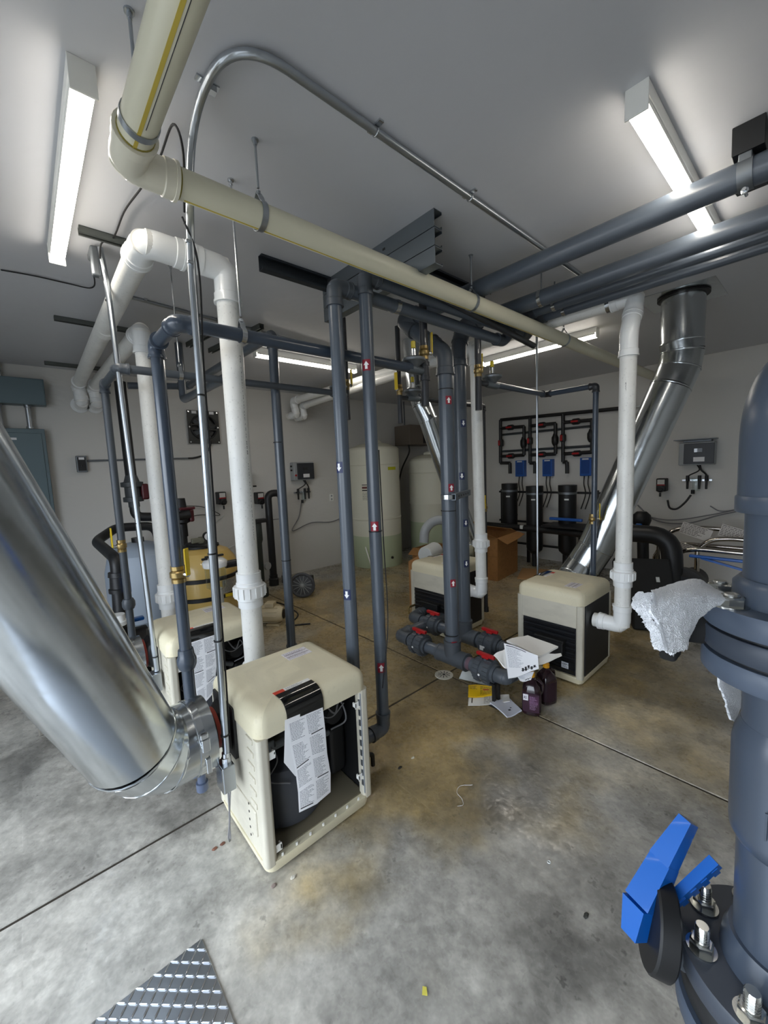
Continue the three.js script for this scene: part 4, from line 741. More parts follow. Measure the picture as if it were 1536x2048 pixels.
{
  const p = [1.253, 1.073, -4.8];
  const t = thing('multiport_valve', 'black valve with dark red knobs above the yellow filter', 'valve', [p[0], 0, -4.75]);
  part('body', turned([0, 0.95, 0], [0, 3, 0], [[0, 0.05], [0.14, 0.05], [0.16, 0.09], [0.30, 0.09], [0.32, 0.06], [0.42, 0.05]], 20), M.black, t); part('knob', [box(0.16, 0.03, 0.03, 0.04, 1.26, 0.09, 0.01), box(0.05, 0.14, 0.05, 0.08, 1.18, 0.08, 0.02)], M.maroon, t); part('standpipe', sweep([[0, 0.0, 0], [0, 0.97, 0]], 0.04, 14), M.blackPvc, t);
}
{
  const t = thing('pump', 'beige pump with black strainer and white union, left of the far heater', 'pump', [0.20, 0.15, -3.45]);
  part('plinth', box(0.62, 0.15, 0.4, 0.02, -0.075, -0.02, 0.01), std({ color: '#6e6a62', roughness: 0.85 }), t);
  part('volute', [turned([0.05, 0.26, 0.0], [1, 0.26, 0], [[0, 0.06], [0.02, 0.13], [0.14, 0.13], [0.16, 0.09]], 24), box(0.2, 0.06, 0.2, 0.12, 0.14, 0, 0.02)], M.motor, t);
  part('motor', turned([-0.30, 0.26, 0], [1, 0.26, 0], [[0, 0.07], [0.02, 0.085], [0.30, 0.085], [0.34, 0.06]], 22), M.black, t);
  part('union', turned([0.22, 0.36, -0.1], [0.22, 1, -0.1], [[0, 0.065], [0.03, 0.065], [0.032, 0.055], [0.08, 0.055]], 20), M.whiteFit, t);
  part('strainer_lid', [turned([0.0, 0.42, -0.12], [0, 1, -0.12], [[0, 0.10], [0.03, 0.10], [0.04, 0.08], [0.07, 0.07]], 22), turned([0.0, 0.02, -0.12], [0, 1, -0.12], [[0, 0.09], [0.40, 0.1]], 22)], M.black, t); part('lid_handle', box(0.2, 0.03, 0.05, 0.0, 0.51, -0.12, 0.012), M.blueHandle, t); part('foot', box(0.4, 0.06, 0.2, -0.05, 0.03, 0, 0.01), M.black, t);
}
{
  const t = thing('pump', 'black pump with dark red parts hidden between far heater and beige pump', 'pump', [0.62, 0, -3.75]);
  part('volute', turned([-0.1, 0.26, 0], [1, 0.26, 0], [[0, 0.07], [0.02, 0.13], [0.12, 0.13], [0.14, 0.09], [0.38, 0.09], [0.40, 0.06]], 22), M.black, t); part('lid', turned([-0.18, 0.38, 0], [-0.18, 1, 0], [[0, 0.1], [0.04, 0.1], [0.06, 0.05]], 20), M.black, t); part('lid_handle', box(0.34, 0.03, 0.06, -0.16, 0.46, 0, 0.012), M.blueHandle, t); part('strainer', turned([-0.18, 0.02, 0], [-0.18, 1, 0], [[0, 0.09], [0.37, 0.095]], 20), M.black, t); part('foot', box(0.5, 0.13, 0.16, 0.1, 0.065, 0, 0.01), M.black, t);
}
{
  const t = thing('strainer_pot', 'clear strainer pot with white ring lid in front of the yellow filter', 'strainer', [1.19, 0, -3.62]);
  part('pot', turned([0, 0.60, 0], [0, 2, 0], [[0, 0.06], [0.02, 0.085], [0.22, 0.09]], 24), M.clear, t); part('lid_ring', turned([0, 0.80, 0], [0, 2, 0], [[0, 0.10], [0.04, 0.105], [0.05, 0.10], [0.075, 0.07], [0.08, 0.03]], 24), M.whiteFit, t); part('lid_handle', [box(0.16, 0.018, 0.03, 0, 0.895, 0, 0.006), box(0.05, 0.02, 0.02, -0.09, 0.885, 0.02, 0.006)], M.black, t);
  part('outlet', tube([[0.09, 0.80, 0], [0.24, 0.80, 0], [0.26, 0.3, 0]], 0.035, 0.06), M.blackPvc, t); part('base', [box(0.5, 0.12, 0.2, 0.1, 0.06, 0, 0.02), turned([0, 0.1, 0], [0, 1, 0], [[0, 0.05], [0.5, 0.05]], 18)], M.hose, t);
}
{
  const t = thing('pump_motor', 'beige electric motor on the floor right of the front white pipe', 'motor', [1.84, 0, -3.92], undefined, 0.75);
  part('body', turned([0, 0.11, -0.14], [0, 0.11, 1], [[0, 0.06], [0.02, 0.085], [0.22, 0.085], [0.235, 0.075], [0.26, 0.07]], 28), M.motor, t);
  for (let i = 0; i < 12; i++) part('cooling_fin', box(0.01, 0.006, 0.18).translate(0.088, 0, 0).rotateZ(i * Math.PI / 6).translate(0, 0.11, -0.02), M.motor, t);
  part('fan_cover', turned([0, 0.11, 0.12], [0, 0.11, 1], [[0, 0.05], [0.004, 0.05]], 24), M.black, t); part('terminal_box', box(0.1, 0.05, 0.1, 0, 0.215, -0.02, 0.01), M.motor, t); part('wet_end', turned([0, 0.13, -0.30], [0, 0.13, 1], [[0, 0.1], [0.14, 0.12], [0.16, 0.08]], 24), M.motor, t); part('foot', box(0.16, 0.02, 0.14, 0, 0.01, 0.02, 0.004), M.motor, t);
  part('top_box', box(0.12, 0.06, 0.1, 0, 0.31, -0.2, 0.01), M.motor, t);
}
single('power_cord', 'black cord looping from the beige motor across the floor', 'cord', spline([[1.92, 0.2, -4.0], [2.05, 0.12, -4.05], [2.15, 0.02, -3.95], [2.0, 0.01, -3.8], [1.9, 0.01, -3.75], [2.1, 0.01, -3.6]], 0.008, 50), M.wire);
{
  const t = thing('spoked_wheel', 'gray spoked wheel leaning on the floor behind the gray pipe', 'wheel', [2.52, 0.165, -4.46], undefined, -0.75);
  part('tire', new THREE.TorusGeometry(0.145, 0.02, 10, 36), std({ color: '#4a4c50', roughness: 0.6 }), t); part('disc', turned([0, 0, -0.02], [0, 0, 1], [[0, 0.13], [0.015, 0.13]], 30), std({ color: '#55585d', roughness: 0.55 }), t);
  for (let i = 0; i < 14; i++) part('spoke', box(0.125, 0.007, 0.012).translate(0.065, 0, 0.0).rotateZ(i * Math.PI / 7), M.plasticGray, t); part('hub', turned([0, 0, -0.03], [0, 0, 1], [[0, 0.025], [0.05, 0.025], [0.055, 0.015]], 16), M.plasticGray, t); part('axle', sweep([[0, 0, -0.02], [0.0, 0.0, -0.26]], 0.012, 10), M.black, t); part('cart_body', box(0.16, 0.2, 0.14, 0, -0.06, -0.30, 0.02), M.black, t);
}
{
  const t = thing('feed_pump_unit', 'black upright feeder with pale knob beside the black U pipes', 'pump', [2.18, 0, -4.95]);
  part('column', turned([0, 0, 0], [0, 1, 0], [[0, 0.1], [0.1, 0.1], [0.12, 0.06], [0.7, 0.06], [0.75, 0.075], [0.98, 0.07], [1.02, 0.05]], 20), std({ color: '#2c3330', roughness: 0.5 }), t); part('knob', turned([0.08, 0.4, 0.06], [0.4, 0.4, 1], [[0, 0.05], [0.03, 0.05]], 18), M.plasticGray, t); part('bracket', box(0.16, 0.05, 0.1, 0.04, 1.0, 0.04, 0.01), M.black, t);
}
// ---------- tanks and boxes in the far corner ----------
const hazTex = canvasTex(128, 128, (c, w, h) => { c.fillStyle = '#dcdac8'; c.fillRect(0, 0, w, h); c.fillStyle = '#6b3a35'; c.fillRect(6, 20, 54, 14); c.fillStyle = '#222'; c.fillRect(6, 6, 50, 5); c.fillRect(6, 42, 58, 8); c.fillRect(76, 14, 26, 8); textLines(c, 8, 60, 60, 54, 8, '#8a887c'); });
function polyTank(x, z, r, h, fluid, label, yellow) {
  const t = thing('poly_tank', label, 'tank', [x, 0, z], 'poly tanks');
  part('wall', lathe([[0, fluid], [r, fluid], [r, fluid * 1.5], [r + 0.006, fluid * 1.52], [r + 0.006, fluid * 1.55], [r, fluid * 1.57], [r, h * 0.84], [r + 0.006, h * 0.845], [r, h * 0.85], [r, h - 0.06], [r - 0.02, h - 0.03], [r * 0.6, h + 0.03], [r * 0.3, h + 0.05], [0, h + 0.05]], 48), M.tank, t);
  part('filled_part', lathe([[0, 0], [r - 0.01, 0], [r, 0.02], [r, fluid], [0, fluid]], 48), M.tankWet, t, 'greenish lower part where liquid shows through');
  part('lid', turned([0, h + 0.03, 0], [0, 9, 0], [[0, 0.14], [0.05, 0.14], [0.055, 0.12], [0.07, 0.11]], 28), M.tank, t);
  part('drain_port', turned([-0.05, 0.16, r * 0.99], [-0.05, 0.16, r + 1], [[0, 0.022], [0.02, 0.02]], 12), M.black, t);
  if (yellow) {
    part('caution_sticker', new THREE.CylinderGeometry(r + 0.002, r + 0.002, 0.05, 8, 1, true, -0.16, 0.42).translate(0, h * 0.81, 0), std({ color: '#c3c21f', roughness: 0.5 }), t, 'yellow caution sticker');
    part('hazard_print', new THREE.CylinderGeometry(r + 0.0015, r + 0.0015, 0.30, 10, 1, true, -1.25, 0.72).translate(0, h * 0.62, 0), std({ map: hazTex, roughness: 0.5 }), t, 'printed hazard text');
  }
}
polyTank(4.40, -5.15, 0.42, 1.98, 0.52, 'tall cream poly tank with yellow caution sticker, greenish at the bottom', true);
polyTank(5.62, -4.95, 0.42, 1.78, 0.62, 'cream poly tank in the far corner behind the slanted narrow flue', false);
{ const t = thing('unit_heater', 'brown and black unit heater high in the far corner', 'heater', [5.656, 2.198, -5.35]); part('case', box(0.75, 0.36, 0.4, 0, 0, 0.0, 0.01), std({ color: '#6d6358', roughness: 0.5 }), t); part('grille', box(0.006, 0.32, 0.36, 0.38, 0, 0), M.black, t); part('face', box(0.36, 0.3, 0.006, 0.16, 0, 0.202), M.black, t); part('cable', spline([[-0.36, -0.18, 0.15], [-0.36, -0.3, 0.16], [-0.40, -0.6, 0.0], [-0.42, -0.9, -0.1]], 0.014), M.wire, t); part('mount', [box(0.02, 0.5, 0.02, -0.3, 0.43, 0), box(0.02, 0.5, 0.02, 0.3, 0.43, 0)], M.steelDark, t); }
single('hose', 'pale tube hanging in an arc beside the corner tank', 'hose', spline([[4.95, 1.95, -5.62], [5.0, 1.88, -5.5], [5.08, 1.2, -5.40], [5.12, 0.6, -5.35], [5.0, 0.35, -5.25], [4.9, 0.2, -5.2]], 0.009, 50), M.hose);
single('stick', 'thin white stick leaning against the tall poly tank', 'stick', sweep([[3.98, 0.01, -4.80], [4.0, 0.36, -4.98]], 0.01, 8), M.lensBody);
{
  const t = thing('cardboard_box', 'low open cardboard box on the floor beside the tall poly tank', 'box', [4.98, 0, -4.35], 'cardboard boxes', 0.1);
  part('bottom', box(0.6, 0.008, 0.5, 0, 0.004, 0), M.cardIn, t); for (const s of [-1, 1]) { part('side', box(0.6, 0.28, 0.006, 0, 0.14, s * 0.25), M.cardboard, t); part('side', box(0.006, 0.28, 0.5, s * 0.3, 0.14, 0), M.cardboard, t); } part('flap', box(0.58, 0.005, 0.16).rotateX(0.5).translate(0, 0.30, 0.32), M.cardboard, t); part('flap', box(0.16, 0.005, 0.46).rotateZ(0.6).translate(-0.37, 0.25, 0), M.cardboard, t);
}
{ const p = [3.381, 0.666, -3.05]; const t = thing('duct_scrap', 'white flexible duct end lying in the low cardboard box', 'duct', [p[0], p[1], p[2]], undefined, 0.4); const pr = []; for (let i = 0; i <= 12; i++) pr.push([i * 0.022, 0.085 + (i % 2) * 0.008]); part('sleeve', turned([-0.2, -0.03, 0.02], [0.3, 0, 0.1], pr, 24), M.hose, t); part('inner', turned([0.05, -0.02, 0.03], [0.3, 0, 0.1], [[0, 0.075], [0.03, 0.075]], 20), M.black, t); { const c = thing('cardboard_box', 'small carton under the white flexible duct end', 'box', [p[0], 0, p[2] - 0.05], 'cardboard boxes', 0.4), hh = p[1] - 0.12; part('carton', box(0.36, hh, 0.3, 0, hh / 2, 0, 0.003), M.cardboard, c); part('lid_tape', box(0.365, 0.002, 0.05, 0, hh, 0), M.cardIn, c); } }
single('gray_hose_coil', 'fat gray hose bent in an arc above the low cardboard box', 'hose', spline([[3.491, 0.705, -3.227], [3.514, 0.842, -3.226], [3.577, 0.934, -3.183], [3.661, 0.965, -3.113], [3.724, 0.926, -3.051], [3.754, 0.781, -3.004]], 0.055, 40, 14), M.plasticGray);
{
  const t = thing('cardboard_box', 'tall brown cardboard box with open top right of the middle heater', 'box', [5.0, 0, -3.35], 'cardboard boxes', 0.12);
  for (const s of [-1, 1]) { part('side', box(0.66, 0.60, 0.008, 0, 0.30, s * 0.31), M.cardboard, t); part('side', box(0.008, 0.60, 0.62, s * 0.33, 0.30, 0), M.cardboard, t); } part('bottom', box(0.66, 0.008, 0.62, 0, 0.006, 0), M.cardIn, t);
  part('flap', sheet([[[-0.33, 0.60, 0.31], [0, 0.60, 0.31], [0.33, 0.60, 0.31]], [[-0.3, 0.52, 0.44], [0, 0.55, 0.46], [0.32, 0.57, 0.43]]], 0.004), M.cardboard, t); part('flap', sheet([[[-0.33, 0.60, -0.3], [-0.33, 0.60, 0], [-0.33, 0.60, 0.3]], [[-0.40, 0.72, -0.26], [-0.42, 0.70, 0], [-0.46, 0.66, 0.28]]], 0.004), M.cardboard, t); part('flap', sheet([[[0.33, 0.60, -0.3], [0.33, 0.60, 0.3]], [[0.2, 0.68, -0.3], [0.16, 0.66, 0.3]]], 0.004), M.cardIn, t); part('flap', sheet([[[-0.33, 0.60, -0.31], [0.33, 0.60, -0.31]], [[-0.3, 0.74, -0.36], [0.3, 0.72, -0.36]]], 0.004), M.cardIn, t);
}
single('cardboard_sheet', 'flat piece of cardboard on the floor right of the tall box', 'cardboard', box(0.6, 0.012, 0.5).rotateY(0.4).translate(5.35, 0.007, -2.75), M.cardIn);
// ---------- right wall ----------
{
  const t = thing('chemical_manifold', 'black pipe manifold with red valves in three bays on the right wall', 'manifold');
  const X0 = 6.23, pt = (a, dx = 0) => [X0 - dx, a[1], a[2]]; const r = 0.027;
  const seg = (a, b, n = 'pipe') => part(n, sweep([pt(a), pt(b)], r, 12), M.blackPvc, t);
  seg([6.23, 2.356, -3.883], [6.23, 2.296, -2.015], 'header'); part('clear_pipe', sweep([pt([6.23, 2.296, -2.015]), pt([6.23, 2.29, -1.601])], 0.016, 10), M.hose, t);
  const vb = (p, up) => { const q = pt(p), d = up ? [q[0], q[1] + 1, q[2]] : [q[0], q[1], q[2] + 1], o = up ? [q[0], q[1] - 0.06, q[2]] : [q[0], q[1], q[2] - 0.06]; const v = part('valve', turned(o, d, [[0, r * 1.2], [0.02, r * 1.7], [0.10, r * 1.7], [0.12, r * 1.2]], 14), M.blackPvc, t); part('valve_handle', up ? box(0.03, 0.09, 0.03, q[0] - 0.06, q[1], q[2], 0.008) : box(0.03, 0.03, 0.1, q[0] - 0.06, q[1], q[2], 0.008), M.redHandle, v, 'red handle'); };
  const bays = [[[6.23, 2.356, -3.883], [6.23, 1.619, -3.891], [6.23, 2.212, -3.884], [6.23, 2.2, -3.446], [6.23, 1.732, -3.89], [6.23, 1.734, -3.448], [6.23, 2.209, -3.693], [6.23, 1.73, -3.687], [6.23, 1.963, -3.877], [6.23, 1.932, -3.456], [6.23, 1.612, -3.707], [6.23, 1.433, -3.708]],
    [[6.23, 2.341, -3.34], [6.23, 1.598, -3.342], [6.23, 2.197, -3.34], [6.23, 2.191, -2.919], [6.23, 1.729, -3.341], [6.23, 1.722, -2.916], [6.23, 2.191, -3.137], [6.23, 1.726, -3.136], [6.23, 1.956, -3.341], [6.23, 1.939, -2.925], [6.23, 1.595, -3.255], [6.23, 1.425, -3.255]],
    [[6.23, 2.328, -2.803], [6.23, 1.593, -2.798], [6.23, 2.193, -2.802], [6.23, 2.182, -2.381], [6.23, 1.716, -2.799], [6.23, 1.721, -2.374], [6.23, 2.186, -2.608], [6.23, 1.712, -2.588], [6.23, 1.959, -2.801], [6.23, 1.954, -2.391], [6.23, 1.591, -2.737], [6.23, 1.415, -2.735]]];
  for (const b of bays) { seg(b[0], b[1]); seg(b[2], b[3]); seg(b[4], b[5]); seg(b[3], b[5]); vb(b[6]); vb(b[7]); vb(b[8], true); part('flow_meter', turned([X0, b[9][1] - 0.09, b[9][2]], [X0, 9, b[9][2]], [[0, r], [0.03, r * 1.6], [0.06, r * 1.9], [0.13, r * 1.9], [0.16, r * 1.3], [0.19, r]], 14), M.black, t); seg(b[1], b[10]); seg(b[10], b[11]); }
  for (const [a, b] of [[[6.27, 2.104, -3.91], [6.27, 2.099, -2.395]], [[6.27, 1.819, -3.914], [6.27, 1.81, -2.391]]]) { part('support_strut', sweep([[6.275, a[1], a[2]], [6.275, b[1], b[2]]], 0.019, 4), M.stud, t); }
}
const blueLab = ['left', 'middle', 'right'];
[[[6.3, 1.641, -3.606], [6.3, 1.384, -3.442]], [[6.3, 1.637, -3.121], [6.3, 1.385, -2.972]], [[6.3, 1.634, -2.536], [6.3, 1.384, -2.389]]].forEach(([a, b], i) => {
  const t = thing('ballast_box', blueLab[i] + ' one of three blue electrical boxes below the wall manifold', 'box', [WX, (a[1] + b[1]) / 2, (a[2] + b[2]) / 2], 'blue ballast boxes', -Math.PI / 2);
  part('case', box(0.16, 0.27, 0.09, 0, 0, 0.045, 0.008), M.bluePart, t); part('panel', box(0.12, 0.2, 0.004, 0, 0, 0.092, 0.002), std({ color: '#1a4488', roughness: 0.3 }), t); part('tag', box(0.09, 0.02, 0.002, 0, 0.115, 0.0915), M.hose, t);
  for (const s of [-0.03, 0.03]) part('cable', spline([[s, -0.13, 0.045], [s, -0.25, 0.06], [s + 0.05, -0.4, 0.12], [s + 0.02, -0.62, 0.2]], 0.008), M.wire, t);
});
[[[5.8, 1.285, -3.462], 0.46, 'left'], [[5.8, 1.247, -3.038], 0.2, 'middle'], [[5.8, 1.263, -2.538], 0.24, 'right']].forEach(([p, y0, w]) => {
  const t = thing('filter_cylinder', w + ' one of three tall black cylinders in front of the right wall', 'cylinder', [5.8, 0, p[2]], 'black filter cylinders');
  const h = p[1]; part('body', lathe([[0, y0], [0.05, y0], [0.11, y0 + 0.06], [0.12, y0 + 0.1], [0.12, h - 0.08], [0.126, h - 0.08], [0.126, h], [0, h]], 28), M.black, t);
  part('clamp_ring', turned([0, h - 0.13, 0], [0, 9, 0], [[0, 0.127], [0.03, 0.127]], 28), M.steelDark, t); part('mid_ring', turned([0, (h + y0) / 2 - 0.1, 0], [0, 9, 0], [[0, 0.124], [0.015, 0.124]], 28), M.black, t);
  part('label', new THREE.CylinderGeometry(0.1205, 0.1205, 0.022, 6, 1, true, -1.5, 0.5).translate(0, h - 0.2, 0), M.hose, t, 'small pale label'); part('outlet', sweep([[0, 0.0, 0], [0, y0 + 0.02, 0]], 0.04, 14), M.blackPvc, t);
});
{
  const t = thing('pipe_bench', 'black frame and feed pipes holding the three black cylinders', 'frame', [5.75, 0, -2.95]);
  for (const z of [-0.75, -0.28, 0.30, 0.75]) part('post', box(0.04, 1.18, 0.04, 0.22, 0.59, z), M.black, t); for (const y of [1.14, 0.66, 0.3]) part('rail', box(0.04, 0.03, 1.6, 0.22, y, 0), M.black, t);
  part('feed_pipe', tube([[-0.17, 0.62, -1.0], [-0.17, 0.62, 0.35], [-0.28, 0.62, 0.9]], 0.05, 0.1), M.blackPvc, t); part('shelf', box(0.4, 0.03, 0.7, -0.12, 0.70, 0.55, 0.004), M.black, t); part('drop', sweep([[-0.2, 0.02, 0.72], [-0.2, 0.64, 0.72]], 0.045, 14), M.blackPvc, t); part('blue_handle', box(0.05, 0.04, 0.45, -0.2, 0.80, 0.5, 0.01), M.bluePart, t, 'dark blue valve handle'); part('clip', box(0.05, 0.06, 0.05, -0.2, 0.64, -0.16, 0.01), M.hose, t);
}
// pump set at the right
{
  const t = thing('filter_piping', 'thick black pipe elbow with blue handles right of the right heater', 'pipe');
  part('pipe', tube([[4.9, 0.787, -1.74], [4.9, 0.794, -1.082], [4.9, 0.045, -1.034]], 0.095, 0.2, 22), M.blackPvc, t);
  part('riser', sweep([[5.4, 0.03, -1.448], [5.4, 0.934, -1.48]], 0.06, 16), M.blackPvc, t); const v = [5.35, 0.881, -1.475]; part('valve_top', turned([v[0], v[1] - 0.06, v[2]], [v[0], 9, v[2]], [[0, 0.08], [0.06, 0.1], [0.12, 0.09], [0.16, 0.05]], 18), M.black, t); part('blue_handle', box(0.05, 0.18, 0.06, v[0] - 0.09, v[1] - 0.12, v[2] + 0.0, 0.01), M.blueHandle, t, 'blue valve handle');
}
{
  const p = [5, 0.409, -0.964];
  const t = thing('pump', 'black pump with round strainer behind the white towel', 'pump', [5.15, 0, p[2]]);
  part('strainer', turned([-0.12, 0.28, 0], [-1, 0.28, 0], [[0, 0.15], [0.05, 0.19], [0.14, 0.19], [0.16, 0.14], [0.18, 0.12]], 26), M.black, t); part('motor', turned([-0.12, 0.26, 0], [1, 0.26, 0], [[0, 0.12], [0.4, 0.12], [0.42, 0.09]], 22), M.black, t); part('foot', box(0.5, 0.14, 0.24, 0.05, 0.07, 0, 0.02), M.black, t); part('suction_riser', sweep([[-0.16, 0.4, -0.12], [-0.16, 0.66, -0.12]], 0.07, 16), M.blackPvc, t);
  part('valve_lever', [box(0.04, 0.03, 0.5, -0.2, 0.60, 0.28, 0.01), box(0.03, 0.02, 0.36).rotateX(0.22).translate(-0.2, 0.55, 0.30)], M.blueHandle, t, 'long blue lever');
}
{ const p = [5.149, 0, -1.314]; const t = thing('leaning_equipment', 'black equipment cover leaning beside the right heater', 'cover', [4.35, 0, -1.12], undefined, 0.5); part('cover', box(0.12, 0.62, 0.5, 0, 0, 0, 0.02).rotateZ(-0.6).translate(0.18, 0.30, 0), M.rubber, t); part('side', box(0.1, 0.30, 0.4, -0.12, 0.15, 0.04, 0.02), M.rubber, t); part('tag', box(0.004, 0.05, 0.03).rotateZ(-0.6).translate(0.115, 0.42, 0.1), M.hose, t); }
const wrapTex = canvasTex(128, 64, (c, w, h) => { c.fillStyle = '#cfcac3'; c.fillRect(0, 0, w, h); textLines(c, 4, 4, 120, 58, 7, '#6d6661'); });
[['upper chrome handrail with wrapped labels by the right wall', [[5.5, 0.606, -1.33], [5.5, 0.754, -1.202], [5.5, 0.803, -1.041], [5.5, 0.806, -0.619], [5.5, 0.776, -0.391]], [1382, 1435]], ['curved chrome handrail between the wrapped ones', [[5.3, 0.61, -0.93], [5.3, 0.708, -0.828], [5.3, 0.744, -0.689], [5.3, 0.74, -0.357]], []], ['lower chrome handrail nearest the towel', [[5, 0.508, -1.114], [5, 0.604, -1.038], [5, 0.656, -0.918], [5, 0.667, -0.554], [5, 0.669, -0.331]], []], ['short chrome handrail stub behind the black pipe elbow', [[5.6, 0.418, -1.391], [5.6, 0.523, -1.332], [5.6, 0.588, -1.195], [5.6, 0.602, -0.873], [5.6, 0.608, -0.543]], [1370]]].forEach(([label, pts, wraps], i) => {
  const t = thing('handrail', label, 'handrail', [0, 0, 0], 'chrome handrails'); part('rail', spline(pts, 0.024, 40, 14), M.chrome, t);
  wraps.forEach((px, k) => { const q = V(pts[2]).clone().add(new THREE.Vector3(0, 0, 0.06 + k * 0.34)); q.x -= 0.005; part('label_wrap', box(0.012, 0.13, 0.28, 0, 0, 0).rotateX(0.3).translate(q.x - 0.03, q.y - 0.03, q.z), std({ map: wrapTex, roughness: 0.6 }), t, 'pale printed wrap'); });
  part('hook_end', tube([pts[0], [pts[0][0], pts[0][1] - 0.25, pts[0][2]], [pts[0][0] + 0.05, 0.02, pts[0][2] - 0.02]], 0.024, 0.1, 12), M.chrome, t);
});
single('cable', 'gray cables swagging along the right wall below the controller', 'cable', [spline([[6.27, 0.962, -1.782], [6.27, 0.768, -1.571], [6.27, 0.745, -1.24], [6.27, 0.875, -0.896], [6.27, 1.014, -0.478]], 0.008, 50), spline([[6.28, 0.824, -1.752], [6.28, 0.778, -1.405], [6.28, 0.869, -0.993], [6.28, 1.042, -0.48]], 0.007, 50), spline([[6.26, 0.982, -0.994], [6.26, 0.925, -0.897], [6.26, 0.958, -0.715]], 0.007, 30)], M.wireGray);
single('cable', 'black cable sagging from the right wall dosing pump to the flow cell', 'cable', spline([[6.2, 1.048, -1.421], [6.2, 0.945, -1.391], [6.2, 0.935, -1.327], [6.2, 1.022, -1.235], [6.2, 1.119, -1.177]], 0.012, 40), M.wire);
single('rod', 'thin vertical steel rod standing in front of the wall manifold', 'rod', sweep([[3.40, 2.815, -1.76], [3.42, 0.02, -1.76]], 0.0095, 10), M.emt);

